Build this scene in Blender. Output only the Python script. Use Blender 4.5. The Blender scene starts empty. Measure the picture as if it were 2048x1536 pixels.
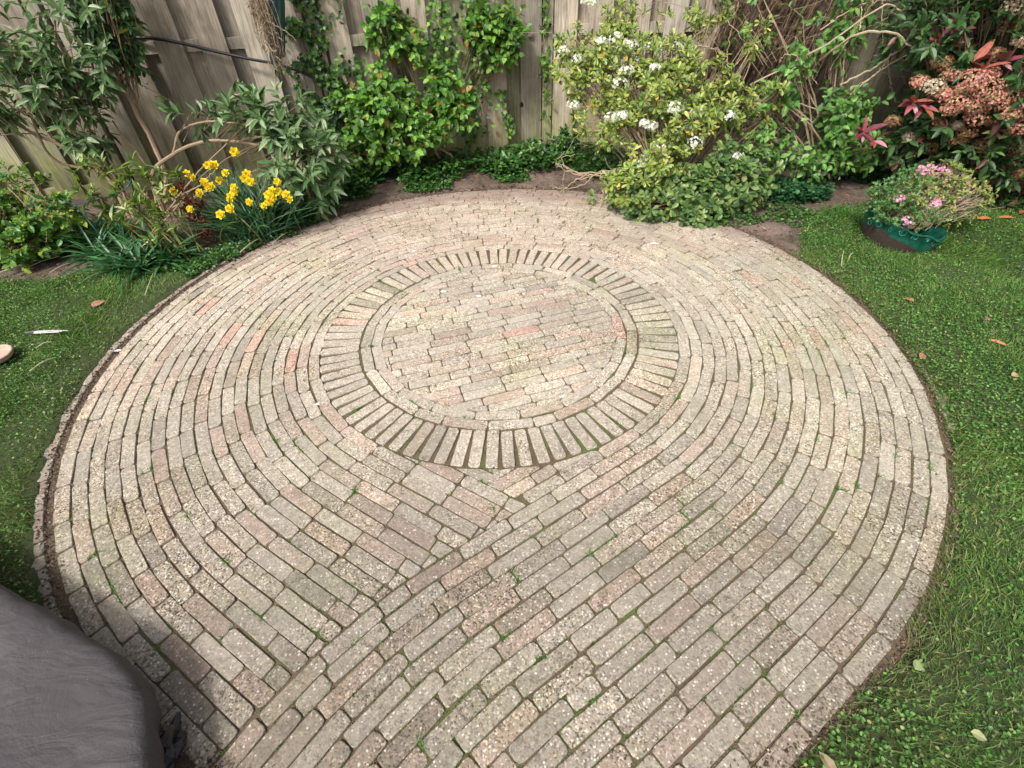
import bpy, math, random
import numpy as np
from mathutils import Matrix, Vector
random.seed(11)
rng = np.random.default_rng(11)
PI = math.pi
scene = bpy.context.scene
# ------------------------------------------------------------------ camera
cam_d = bpy.data.cameras.new('camera'); cam = bpy.data.objects.new('camera', cam_d)
scene.collection.objects.link(cam); scene.camera = cam
cam_d.sensor_width = 36.0; cam_d.lens = 17.535; cam_d.clip_start = 0.02; cam_d.clip_end = 400
R_ = Vector((0.99928572, -0.02523774, -0.02812678)); U_ = Vector((0.03778967, 0.66737051, 0.74376646)); W_ = Vector((0, 0.7442981, -0.66784754))
m = Matrix((R_, U_, -W_)).transposed().to_4x4(); m.translation = (0.0597, -2.2210, 1.5912)
cam.matrix_world = m
# ------------------------------------------------------------------ sky and sun
SUN_EL, SUN_AZ = 52.0, 215.0      # degrees; azimuth clockwise from +Y
w = bpy.data.worlds.new('World'); scene.world = w; w.use_nodes = True
nt = w.node_tree; bg = nt.nodes['Background']
sky = nt.nodes.new('ShaderNodeTexSky'); sky.sky_type = 'NISHITA'; sky.sun_disc = False
sky.sun_elevation = math.radians(SUN_EL); sky.sun_rotation = math.radians(SUN_AZ)
sky.dust_density = 6.0; sky.air_density = 1.0; sky.ozone_density = 1.0
hsv = nt.nodes.new('ShaderNodeHueSaturation'); hsv.inputs['Saturation'].default_value = 0.35
nt.links.new(sky.outputs[0], hsv.inputs['Color']); nt.links.new(hsv.outputs[0], bg.inputs[0]); bg.inputs[1].default_value = 0.105
sd = bpy.data.lights.new('sun', 'SUN'); sun = bpy.data.objects.new('sun', sd); scene.collection.objects.link(sun)
sd.energy = 2.3; sd.angle = math.radians(9); sd.color = (1.0, 0.955, 0.89)
el, az = math.radians(SUN_EL), math.radians(SUN_AZ)
sdir = Vector((math.sin(az) * math.cos(el), math.cos(az) * math.cos(el), math.sin(el)))
sun.rotation_euler = sdir.to_track_quat('Z', 'Y').to_euler()
scene.view_settings.view_transform = 'Standard'; scene.view_settings.look = 'None'
scene.view_settings.exposure = 0.62; scene.view_settings.gamma = 1.0

# ------------------------------------------------------------------ helpers
C = scene.collection
def tag(o, label=None, cat=None, group=None, kind=None):
    if label: o['label'] = label
    if cat: o['category'] = cat
    if group: o['group'] = group
    if kind: o['kind'] = kind
    return o
def thing(name, label, cat, loc=(0, 0, 0), group=None):
    o = bpy.data.objects.new(name, None); C.objects.link(o); o.location = loc; o.empty_display_size = 0.05
    return tag(o, label, cat, group)
class Geo:
    """collects vertices, faces and a colour per vertex; build() links ONE mesh object"""
    def __init__(s): s.v = []; s.c = []; s.f = {}; s.n = 0
    def add(s, v, faces, col):
        v = np.asarray(v, float); n = len(v)
        col = np.asarray(col, float)
        if col.ndim == 1: col = np.tile(col, (n, 1))
        if col.shape[1] == 3: col = np.c_[col, np.ones(len(col))]
        for fa in (faces if isinstance(faces, list) else [faces]):
            fa = np.asarray(fa, np.int64)
            if fa.size: s.f.setdefault(fa.shape[1], []).append(fa + s.n)
        s.v.append(v); s.c.append(col); s.n += n
    def build(s, name, mat, parent=None, smooth=False, loc=None):
        if s.n == 0: return None
        V = np.concatenate(s.v); K = np.concatenate(s.c)
        me = bpy.data.meshes.new(name); me.vertices.add(len(V))
        if loc is not None: V = V - np.array(loc)
        elif parent is not None: V = V - np.array(parent.location)
        me.vertices.foreach_set('co', V.astype(np.float32).ravel())
        loops = []; starts = []; at = 0
        for k, lst in s.f.items():
            F = np.concatenate(lst); loops.append(F.ravel()); starts.append(at + np.arange(len(F)) * k); at += F.size
        L = np.concatenate(loops); S = np.concatenate(starts)
        me.loops.add(len(L)); me.loops.foreach_set('vertex_index', L.astype(np.int32))
        me.polygons.add(len(S)); me.polygons.foreach_set('loop_start', S.astype(np.int32))
        me.update(calc_edges=True)
        a = me.color_attributes.new('col', 'FLOAT_COLOR', 'POINT'); a.data.foreach_set('color', K.astype(np.float32).ravel())
        me.polygons.foreach_set('use_smooth', np.full(len(S), bool(smooth)))
        me.materials.append(mat); me.validate()
        o = bpy.data.objects.new(name, me); C.objects.link(o)
        if loc is not None: o.location = loc
        if parent is not None: o.parent = parent
        return o
def unit(a): return a / np.maximum(np.linalg.norm(a, axis=-1, keepdims=True), 1e-9)
def tube(g, pts, r0, r1=None, col=(.2, .15, .1), sides=6):
    pts = np.asarray(pts, float); n = len(pts); r1 = r0 if r1 is None else r1
    T = unit(np.gradient(pts, axis=0)); ref = np.array([0.31, 0.17, 0.93]); A = unit(np.cross(T, ref)); B = np.cross(T, A)
    r = np.linspace(r0, r1, n)[:, None, None]; th = np.linspace(0, 2 * PI, sides, endpoint=False)
    V = pts[:, None] + r * (np.cos(th)[None, :, None] * A[:, None] + np.sin(th)[None, :, None] * B[:, None])
    i = np.arange(n - 1)[:, None] * sides; j = np.arange(sides)[None]; k = (j + 1) % sides
    F = np.stack([i + j, i + k, i + k + sides, i + j + sides], -1).reshape(-1, 4)
    caps = np.array([list(range(sides))[::-1], [(n - 1) * sides + q for q in range(sides)]])
    g.add(V.reshape(-1, 3), [F, caps], col)
def curve(ps, n=14, wob=0.0):
    """smooth curve through control points (Catmull-Rom)"""
    P = np.asarray(ps, float); P = np.vstack([2 * P[0] - P[1], P, 2 * P[-1] - P[-2]]); out = []
    seg = len(P) - 3; m_ = max(2, n // seg)
    for i in range(seg):
        t = np.linspace(0, 1, m_, endpoint=(i == seg - 1))[:, None]; a, b, c, d = P[i:i + 4]
        out.append(.5 * ((2 * b) + (-a + c) * t + (2 * a - 5 * b + 4 * c - d) * t ** 2 + (-a + 3 * b - 3 * c + d) * t ** 3))
    o = np.concatenate(out)
    if wob: o[1:-1] += rng.normal(0, wob, (len(o) - 2, 3))
    return o
def sticks(g, A, B, r0, r1, col):
    """many thin three-sided twigs"""
    A = np.asarray(A); B = np.asarray(B); T = unit(B - A); X = unit(np.cross(T, np.array([.3, .2, .93]))); Y = np.cross(T, X); n = len(A)
    V = []
    for P, r in ((A, r0), (B, r1)):
        for q in range(3):
            V.append(P + r * (math.cos(q * 2.094) * X + math.sin(q * 2.094) * Y))
    V = np.stack(V, 1).reshape(-1, 3); b = np.arange(n)[:, None] * 6
    F = np.concatenate([b + np.array(q) for q in ([0, 1, 4, 3], [1, 2, 5, 4], [2, 0, 3, 5])])
    col = np.asarray(col, float)
    if col.ndim == 2: col = np.repeat(col, 6, axis=0)
    g.add(V, F, col)
def leaf_t(st, hw, fold=.12, droop=.15):
    """leaf outline: columns are along, across, bend (x length), fold (x width), edge flag"""
    st = np.array(st, float); hw = np.array(hw, float); n = len(st)
    v = [(a, 0, -droop * a * a, 0, 0) for a in st]; idx = {}
    for i in range(n):
        if hw[i] > 0:
            for sgn in (1, -1):
                idx[(i, sgn)] = len(v); v.append((st[i], sgn * hw[i], -droop * st[i] ** 2, fold * hw[i], 1))
    q, t = [], []
    for i in range(n - 1):
        for sgn in (1, -1):
            a, b = idx.get((i, sgn)), idx.get((i + 1, sgn))
            if a is not None and b is not None: q.append([i, i + 1, b, a] if sgn < 0 else [i, a, b, i + 1])
            elif b is not None: t.append([i, i + 1, b] if sgn < 0 else [i, b, i + 1])
            elif a is not None: t.append([i, i + 1, a] if sgn < 0 else [i, a, i + 1])
    return np.array(v), [np.array(q).reshape(-1, 4), np.array(t).reshape(-1, 3)]
OVATE = leaf_t([0, .18, .45, .75, 1], [0, .38, .5, .34, 0], .3, .18)
OBOV = leaf_t([0, .3, .65, .88, 1], [0, .22, .5, .42, 0], .25, .2)
LANCE = leaf_t([0, .2, .45, .75, 1], [0, .38, .5, .3, 0], .5, .22)
STRAP = leaf_t([0, .25, .5, .75, 1], [.22, .45, .5, .38, 0], .5, .55)
PETAL = leaf_t([0, .4, .75, 1], [.12, .45, .42, .05], .2, .1)
BLADE = leaf_t([0, .55, 1], [.5, .4, 0], .3, .35)
def fan(angs, rad, cup=0.0):
    v = [(.35, 0, 0, 0, 0)] + [(.35 + r * math.cos(math.radians(a)), r * math.sin(math.radians(a)), 0, cup * r, 1) for a, r in zip(angs, rad)]
    n = len(angs); return np.array(v), [np.array([[0, 1 + i, 1 + (i + 1) % n] for i in range(n)])]
IVY = fan([0, 28, 62, 95, 125, 165, 195, 235, 265, 298, 332], [.65, .33, .52, .30, .45, .28, .28, .45, .30, .52, .33], .12)
ROUND = fan([0, 45, 90, 135, 180, 225, 270, 315], [.5, .5, .48, .5, .3, .5, .48, .5], .15)
DISC5 = fan([0, 36, 72, 108, 144, 180, 216, 252, 288, 324], [.5, .22] * 5, .25)
def put(g, tm, P, D, N, L, Wd, col):
    """place one copy of a leaf template per row"""
    v, faces = tm; P = np.asarray(P, float); n = len(P); D = unit(np.broadcast_to(D, (n, 3))); N = np.broadcast_to(N, (n, 3))
    N = unit(N - D * np.sum(N * D, 1)[:, None]); S = np.cross(D, N)
    L = np.broadcast_to(L, (n,))[:, None, None]; Wd = np.broadcast_to(Wd, (n,))[:, None, None]
    V = P[:, None] + v[None, :, 0:1] * L * D[:, None] + v[None, :, 1:2] * Wd * S[:, None] + (v[None, :, 2:3] * L + v[None, :, 3:4] * Wd) * N[:, None]
    m_ = len(v); off = (np.arange(n) * m_)[:, None, None]
    F = [(f[None] + off).reshape(-1, f.shape[1]) for f in faces if len(f)]
    col = np.broadcast_to(np.asarray(col, float), (n, 3))
    K = np.empty((n, m_, 4)); K[:, :, :3] = col[:, None]; K[:, :, 3] = v[None, :, 4]
    g.add(V.reshape(-1, 3), F, K.reshape(-1, 4))
def mixcol(n, *cols, jit=.12):
    """cols: (weight, (r,g,b)); random choice with jitter"""
    wts = np.array([c[0] for c in cols], float); wts /= wts.sum(); A = np.array([c[1] for c in cols])
    k = rng.choice(len(cols), n, p=wts); out = A[k] * (1 + rng.normal(0, jit, (n, 1))) * (1 + rng.normal(0, jit * .35, (n, 3)))
    return np.clip(out, .002, .95)
def rdir(n): return unit(rng.normal(size=(n, 3)))
def lump(P, f=7.0, ph=0.0):
    x, y, z = P[:, 0], P[:, 1], P[:, 2]
    return np.sin(f * x + 1.3 * np.sin(f * .7 * z + ph)) + np.sin(f * 1.1 * z + 1.1 * np.sin(f * .8 * x + ph * 2)) + np.sin(f * .9 * y + ph)
def blob_pts(blobs, gap=None, f=9.0, ph=0.0, shell=.35):
    """points and outward directions in a set of ellipsoids (cx,cy,cz,rx,ry,rz,n)"""
    P, O = [], []
    for cx, cy, cz, rx, ry, rz, n in blobs:
        u = rdir(n); r = (shell + (1 - shell) * rng.random(n)) ** .6; rad = np.array([rx, ry, rz])
        p = np.array([cx, cy, cz]) + u * rad * r[:, None]; P.append(p); O.append(unit(u / rad))
    P = np.concatenate(P); O = np.concatenate(O)
    k = P[:, 2] > .01
    if gap is not None: k &= lump(P, f, ph) > gap
    return P[k], O[k]
def sprigs(g, tm, P, D, slen, nl, L, W, spread=55, colf=None, whorl=False, up=(0, 0, 1), droop=0.0, lj=.2, tw=None, twc=(.15, .1, .05), twr=.0018):
    """nl leaves round each short twig starting at P and pointing along D"""
    n = len(P); D = unit(D); X = unit(np.cross(D, unit(np.array([[.2, .35, .9]])))); Y = np.cross(D, X)
    slen = np.broadcast_to(slen, (n,)); ph = rng.random(n) * 6.28
    for i in range(nl):
        t = (.82 + .18 * (i / max(1, nl - 1))) if whorl else (.15 + .85 * i / max(1, nl - 1))
        a = ph + i * 2.4 + rng.normal(0, .25, n); s_ = math.radians(spread) * (1.15 - .5 * t if not whorl else 1.0) + rng.normal(0, .15, n)
        rad = np.cos(a)[:, None] * X + np.sin(a)[:, None] * Y
        d = D * np.cos(s_)[:, None] + rad * np.sin(s_)[:, None]; d[:, 2] -= droop
        base = P + D * (slen * t)[:, None]; l = L * (1 + rng.normal(0, lj, n)) * (1 - .25 * t * (not whorl))
        l = np.maximum(l, L * .4)
        nr = np.array(up)[None] * 1.0 + D * .5 + rng.normal(0, .25, (n, 3))
        put(g, tm, base, d, nr, l, l * (W / L), colf(n))
    if tw is not None: sticks(tw, P, P + D * slen[:, None], twr, twr * .6, twc)

# ------------------------------------------------------------------ materials
def nodes(name):
    mt = bpy.data.materials.new(name); mt.use_nodes = True; nt = mt.node_tree; return mt, nt, nt.nodes['Principled BSDF'], nt.nodes['Material Output']
def N(nt, typ, **kw):
    n = nt.nodes.new(typ)
    for k, v in kw.items():
        if k.startswith('_'): setattr(n, k[1:], v)
        else: n.inputs[k.replace('0', ' ')].default_value = v
    return n
def ramp(nt, fac, stops, interp='LINEAR'):
    r = nt.nodes.new('ShaderNodeValToRGB'); r.color_ramp.interpolation = interp; e = r.color_ramp.elements
    while len(e) < len(stops): e.new(.5)
    for el_, (p, c) in zip(e, stops): el_.position = p; el_.color = (*c, 1) if len(c) == 3 else c
    nt.links.new(fac, r.inputs[0]); return r.outputs[0]
def mix(nt, fac, a, b, typ='MIX'):
    n = nt.nodes.new('ShaderNodeMix'); n.data_type = 'RGBA'; n.blend_type = typ
    for sock, val in ((n.inputs['Factor'], fac), (n.inputs['A'], a), (n.inputs['B'], b)):
        if hasattr(val, 'is_output'): nt.links.new(val, sock)
        else: sock.default_value = val if isinstance(val, (int, float)) else (*val, 1)
    return n.outputs['Result']
def mth(nt, op, a, b=None, c=None):
    n = nt.nodes.new('ShaderNodeMath'); n.operation = op
    for i, val in enumerate((a, b, c)):
        if val is None: continue
        if hasattr(val, 'is_output'): nt.links.new(val, n.inputs[i])
        else: n.inputs[i].default_value = val
    return n.outputs[0]
def coords(nt, scale=(1, 1, 1), obj=False):
    if obj: src = nt.nodes.new('ShaderNodeTexCoord').outputs['Object']
    else: src = nt.nodes.new('ShaderNodeNewGeometry').outputs['Position']
    mp = nt.nodes.new('ShaderNodeMapping'); mp.inputs['Scale'].default_value = scale; nt.links.new(src, mp.inputs[0]); return mp.outputs[0]
def noise(nt, vec, scale, detail=4, rough=.55, dist=0.0):
    n = N(nt, 'ShaderNodeTexNoise', Scale=scale, Detail=detail, Roughness=rough, Distortion=dist); nt.links.new(vec, n.inputs['Vector']); return n.outputs['Fac']
def voro(nt, vec, scale, feature='F1'):
    n = N(nt, 'ShaderNodeTexVoronoi', Scale=scale, _feature=feature); nt.links.new(vec, n.inputs['Vector']); return n
def bump(nt, h, dist, strength=.6, prev=None):
    b = N(nt, 'ShaderNodeBump', Strength=strength, Distance=dist); nt.links.new(h, b.inputs['Height'])
    if prev: nt.links.new(prev, b.inputs['Normal'])
    return b.outputs[0]
def attr(nt, name='col'):
    a = nt.nodes.new('ShaderNodeAttribute'); a.attribute_name = name; return a
def leaf_mat(name, rough=.45, trans=.3, vein=(1.25, 1.3, 1.1), veinw=.25, edge=None, spec=.5):
    mt, nt, b, out = nodes(name); a = attr(nt); col = a.outputs['Color']; v = coords(nt)
    nz = noise(nt, v, 60, 3); col = mix(nt, 1.0, col, ramp(nt, nz, [(.3, (.78, .78, .78)), (.7, (1.2, 1.2, 1.2))]), 'MULTIPLY')
    vf = ramp(nt, a.outputs['Alpha'], [(0, vein), (veinw, (1, 1, 1))]); col = mix(nt, 1.0, col, vf, 'MULTIPLY')
    if edge:
        ef = ramp(nt, a.outputs['Alpha'], [(.55, (0, 0, 0)), (.9, (1, 1, 1))]); col = mix(nt, mth(nt, 'MULTIPLY', ef, .8), col, edge)
    nt.links.new(col, b.inputs['Base Color']); b.inputs['Roughness'].default_value = rough
    b.inputs['Specular IOR Level'].default_value = spec
    if trans > 0:
        tr = nt.nodes.new('ShaderNodeBsdfTranslucent'); nt.links.new(mix(nt, 1.0, col, (1.1, 1.25, .55), 'MULTIPLY'), tr.inputs[0])
        ms = nt.nodes.new('ShaderNodeMixShader'); ms.inputs[0].default_value = trans
        nt.links.new(b.outputs[0], ms.inputs[1]); nt.links.new(tr.outputs[0], ms.inputs[2]); nt.links.new(ms.outputs[0], out.inputs[0])
    return mt
M_leaf = leaf_mat('leaf_green', .42, .28)
M_gloss = leaf_mat('leaf_glossy', .40, .28, (1.3, 1.35, 1.1), .22, spec=.4)
M_felt = leaf_mat('leaf_felted', .7, .25, (1.45, 1.45, 1.45), .3, spec=.3)
M_grass = leaf_mat('grass_blades', .5, .35, (1, 1, 1), .2)
M_petal = leaf_mat('petal', .55, .3, (.92, .92, .85), .4, spec=.3)
M_straw = leaf_mat('dry_matter', .8, .15, (1, 1, 1), .2, spec=.2)
def bark_mat(name, c1, c2, scale=40):
    mt, nt, b, out = nodes(name); v = coords(nt, (1, 1, .35)); a = attr(nt)
    nz = noise(nt, v, scale, 5, .65); col = mix(nt, nz, c1, c2); col = mix(nt, .5, col, a.outputs['Color'])
    nt.links.new(col, b.inputs['Base Color']); b.inputs['Roughness'].default_value = .85
    nt.links.new(bump(nt, nz, .004), b.inputs['Normal']); return mt
M_bark = bark_mat('bark', (.16, .11, .07), (.36, .27, .18))
def brick_mat():
    mt, nt, b, out = nodes('exposed_aggregate_brick'); v = coords(nt); a = attr(nt); base = a.outputs['Color']
    # pebble mosaic of exposed aggregate
    wv = nt.nodes.new('ShaderNodeVectorMath'); wv.operation = 'ADD'; nzv = N(nt, 'ShaderNodeTexNoise', Scale=300.0, Detail=1.0); nt.links.new(v, nzv.inputs['Vector'])
    sc = nt.nodes.new('ShaderNodeVectorMath'); sc.operation = 'SCALE'; sc.inputs['Scale'].default_value = .0022; nt.links.new(nzv.outputs['Color'], sc.inputs[0])
    nt.links.new(v, wv.inputs[0]); nt.links.new(sc.outputs[0], wv.inputs[1]); vv = wv.outputs[0]
    v1 = voro(nt, vv, 190); v2 = voro(nt, vv, 105)
    sep = nt.nodes.new('ShaderNodeSeparateColor'); nt.links.new(v1.outputs['Color'], sep.inputs[0])
    sep2 = nt.nodes.new('ShaderNodeSeparateColor'); nt.links.new(v2.outputs['Color'], sep2.inputs[0])
    peb = ramp(nt, sep.outputs[0], [(0, (.26, .25, .24)), (.13, (.56, .54, .51)), (.24, (1.0, .98, .94)), (.5, (1.02, .95, .85)), (.66, (1.28, 1.24, 1.16)), (.8, (.95, .78, .6)), (.86, (1.9, 1.9, 1.86)), (.95, (.72, .70, .68))], 'CONSTANT')
    wear = noise(nt, v, 2.3, 4, .6); wear2 = noise(nt, v, 14, 3, .6)
    wf = mth(nt, 'MULTIPLY', mth(nt, 'ADD', .55, mth(nt, 'MULTIPLY', a.outputs['Alpha'], .55)), ramp(nt, mth(nt, 'ADD', mth(nt, 'MULTIPLY', wear, .65), mth(nt, 'MULTIPLY', wear2, .35)), [(.38, (.3, .3, .3)), (.6, (1, 1, 1))]), .9)
    col = mix(nt, wf, base, mix(nt, 1.0, base, peb, 'MULTIPLY'))
    big = ramp(nt, sep2.outputs[1], [(.86, (0, 0, 0)), (.87, (1, 1, 1))], 'CONSTANT'); inb = ramp(nt, v2.outputs['Distance'], [(.3, (1, 1, 1)), (.38, (0, 0, 0))])
    col = mix(nt, mth(nt, 'MULTIPLY', mth(nt, 'MULTIPLY', big, inb), .75), col, (.66, .63, .57))
    # grime, algae and soil that has drifted over the back rows
    gr = noise(nt, v, 1.1, 5, .6, .4); col = mix(nt, 1.0, col, ramp(nt, gr, [(.35, (.86, .85, .84)), (.62, (1.1, 1.09, 1.08))]), 'MULTIPLY')
    fine = noise(nt, v, 35, 4, .7); col = mix(nt, 1.0, col, ramp(nt, fine, [(.3, (.8, .8, .8)), (.7, (1.16, 1.16, 1.16))]), 'MULTIPLY')
    alg = ramp(nt, noise(nt, coords(nt, (1, 1, 1)), 1.9, 5, .65, .3), [(.5, (0, 0, 0)), (.68, (1, 1, 1))]); col = mix(nt, mth(nt, 'MULTIPLY', alg, .45), col, mix(nt, 1.0, col, (.72, .82, .56), 'MULTIPLY'))
    blot = ramp(nt, noise(nt, v, 9, 5, .7, 1.2), [(.58, (0, 0, 0)), (.7, (1, 1, 1))]); col = mix(nt, mth(nt, 'MULTIPLY', blot, .5), col, mix(nt, 1.0, col, (.62, .58, .54), 'MULTIPLY'))
    lich = ramp(nt, noise(nt, v, 48, 3, .6, .5), [(.69, (0, 0, 0)), (.73, (1, 1, 1))]); col = mix(nt, mth(nt, 'MULTIPLY', lich, .55), col, (.62, .60, .53))
    sp = nt.nodes.new('ShaderNodeSeparateXYZ'); nt.links.new(v, sp.inputs[0])
    rr = mth(nt, 'SQRT', mth(nt, 'ADD', mth(nt, 'POWER', sp.outputs[0], 2.0), mth(nt, 'POWER', sp.outputs[1], 2.0)))
    dn = noise(nt, v, 5, 5, .7, .5); dn2 = noise(nt, v, 60, 3, .7)
    back = mth(nt, 'MULTIPLY', mth(nt, 'SUBTRACT', sp.outputs[1], .25), .22)
    dm = mth(nt, 'ADD', mth(nt, 'ADD', mth(nt, 'SUBTRACT', rr, 2.02), mth(nt, 'MAXIMUM', back, 0.0)), mth(nt, 'MULTIPLY', mth(nt, 'SUBTRACT', dn, .5), .75))
    dm = mth(nt, 'ADD', dm, mth(nt, 'MULTIPLY', mth(nt, 'SUBTRACT', dn2, .5), .25))
    soil = ramp(nt, mth(nt, 'MULTIPLY', dm, 2.2), [(.06, (0, 0, 0)), (.42, (1, 1, 1))])
    col = mix(nt, mth(nt, 'MULTIPLY', soil, .8), col, mix(nt, dn2, (.19, .135, .115), (.34, .26, .22)))
    nt.links.new(col, b.inputs['Base Color']); b.inputs['Roughness'].default_value = .85; b.inputs['Specular IOR Level'].default_value = .3
    h = mth(nt, 'MULTIPLY', mth(nt, 'SUBTRACT', 1.0, v1.outputs['Distance']), wf)
    nt.links.new(bump(nt, fine, .004, .5, bump(nt, h, .0022, .7)), b.inputs['Normal']); return mt
M_brick = brick_mat()
def joint_mat():
    mt, nt, b, out = nodes('joint_sand_and_moss'); v = coords(nt)
    n1 = noise(nt, v, 3.2, 4, .6); n2 = noise(nt, v, 120, 4, .7); n3 = noise(nt, v, 25, 4, .7)
    soil = mix(nt, n2, (.055, .036, .022), (.20, .145, .095)); moss = mix(nt, n2, (.045, .085, .015), (.15, .2, .045))
    f = ramp(nt, mth(nt, 'ADD', mth(nt, 'MULTIPLY', n1, .6), mth(nt, 'MULTIPLY', n3, .4)), [(.49, (0, 0, 0)), (.6, (1, 1, 1))])
    sp = nt.nodes.new('ShaderNodeSeparateXYZ'); nt.links.new(v, sp.inputs[0]); rr = mth(nt, 'SQRT', mth(nt, 'ADD', mth(nt, 'POWER', sp.outputs[0], 2.0), mth(nt, 'POWER', sp.outputs[1], 2.0)))
    rim = ramp(nt, mth(nt, 'SUBTRACT', rr, 1.5), [(.47, (1, 1, 1)), (.52, (0, 0, 0))]); rim = mth(nt, 'MULTIPLY', rim, .8)
    nt.links.new(mix(nt, mth(nt, 'MULTIPLY', f, rim), soil, moss), b.inputs['Base Color']); b.inputs['Roughness'].default_value = .95
    nt.links.new(bump(nt, n2, .008, .9), b.inputs['Normal']); return mt
def ground_mat(name, c1, c2, c3, s=30):
    mt, nt, b, out = nodes(name); v = coords(nt); n1 = noise(nt, v, s, 6, .7); n2 = noise(nt, v, 2.5, 4, .6); n3 = noise(nt, v, 180, 3, .7)
    col = mix(nt, ramp(nt, n1, [(.35, (0, 0, 0)), (.65, (1, 1, 1))]), c1, c2); col = mix(nt, ramp(nt, n2, [(.45, (0, 0, 0)), (.65, (1, 1, 1))]), col, c3)
    col = mix(nt, 1.0, col, ramp(nt, n3, [(.3, (.6, .6, .6)), (.7, (1.4, 1.4, 1.4))]), 'MULTIPLY')
    nt.links.new(col, b.inputs['Base Color']); b.inputs['Roughness'].default_value = .95
    nt.links.new(bump(nt, n3, .006, .9, bump(nt, n1, .03, .8)), b.inputs['Normal']); return mt
M_joint = joint_mat()
M_soil = ground_mat('bare_soil', (.075, .05, .038), (.17, .12, .09), (.25, .185, .15))
M_turf = ground_mat('turf_base', (.035, .06, .012), (.075, .095, .03), (.055, .095, .02), 60)
def wood_mat():
    mt, nt, b, out = nodes('weathered_fence_wood'); v = coords(nt, (1, 1, .045)); v0 = coords(nt); a = attr(nt); base = a.outputs['Color']
    g1 = noise(nt, v, 55, 6, .7, .6); g2 = noise(nt, v, 190, 4, .7); g3 = noise(nt, v0, 3.5, 5, .65, .4)
    col = mix(nt, 1.0, base, ramp(nt, g1, [(.28, (.55, .53, .50)), (.5, (1, 1, 1)), (.72, (1.28, 1.26, 1.22))]), 'MULTIPLY')
    col = mix(nt, 1.0, col, ramp(nt, g2, [(.3, (.72, .71, .70)), (.6, (1.1, 1.1, 1.1))]), 'MULTIPLY')
    col = mix(nt, 1.0, col, ramp(nt, g3, [(.35, (.75, .74, .73)), (.65, (1.12, 1.11, 1.1))]), 'MULTIPLY')
    sp = nt.nodes.new('ShaderNodeSeparateXYZ'); nt.links.new(v0, sp.inputs[0])
    low = mth(nt, 'SUBTRACT', 1.15, sp.outputs[2]); low = mth(nt, 'MULTIPLY', low, .42)
    vs = coords(nt, (1, 1, .25)); al = mth(nt, 'ADD', noise(nt, vs, 9, 5, .7, .5), mth(nt, 'SUBTRACT', low, .28))
    af = ramp(nt, al, [(.42, (0, 0, 0)), (.72, (1, 1, 1))]); col = mix(nt, mth(nt, 'MULTIPLY', af, .72), col, mix(nt, 1.0, col, (.72, .84, .34), 'MULTIPLY'))
    dk = ramp(nt, noise(nt, coords(nt, (1, 1, .12)), 16, 4, .6, .3), [(.56, (0, 0, 0)), (.7, (1, 1, 1))]); col = mix(nt, mth(nt, 'MULTIPLY', dk, .55), col, mix(nt, 1.0, col, (.42, .40, .37), 'MULTIPLY'))
    nt.links.new(col, b.inputs['Base Color']); b.inputs['Roughness'].default_value = .85; b.inputs['Specular IOR Level'].default_value = .25
    nt.links.new(bump(nt, g2, .002, .5, bump(nt, g1, .004, .6)), b.inputs['Normal']); return mt
M_wood = wood_mat()
def plain(name, c1, c2, rough=.5, scale=20, bmp=.002, spec=.5, metal=0.0, bs=None):
    mt, nt, b, out = nodes(name); v = coords(nt); n1 = noise(nt, v, scale, 5, .65); nt.links.new(mix(nt, n1, c1, c2), b.inputs['Base Color'])
    b.inputs['Roughness'].default_value = rough; b.inputs['Specular IOR Level'].default_value = spec; b.inputs['Metallic'].default_value = metal
    nt.links.new(bump(nt, noise(nt, v, bs or scale * 3, 4, .6), bmp), b.inputs['Normal']); return mt
def glaze_mat():
    mt, nt, b, out = nodes('green_glaze_over_clay'); v = coords(nt, obj=True); a = attr(nt); n1 = noise(nt, v, 12, 5, .6); n2 = noise(nt, v, 90, 4, .7)
    glz = mix(nt, ramp(nt, n1, [(.35, (0, 0, 0)), (.7, (1, 1, 1))]), (.003, .05, .032), (.014, .145, .095))
    clay = mix(nt, n2, (.016, .011, .008), (.06, .042, .03)); f = ramp(nt, mth(nt, 'ADD', a.outputs['Fac'], mth(nt, 'MULTIPLY', mth(nt, 'SUBTRACT', n1, .5), .5)), [(.45, (0, 0, 0)), (.55, (1, 1, 1))])
    nt.links.new(mix(nt, f, clay, glz), b.inputs['Base Color']); nt.links.new(mix(nt, f, (.85, .85, .85), (.16, .16, .16)), b.inputs['Roughness'])
    nt.links.new(bump(nt, n1, .006, .4, bump(nt, n2, .002, .4)), b.inputs['Normal']); return mt

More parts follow.
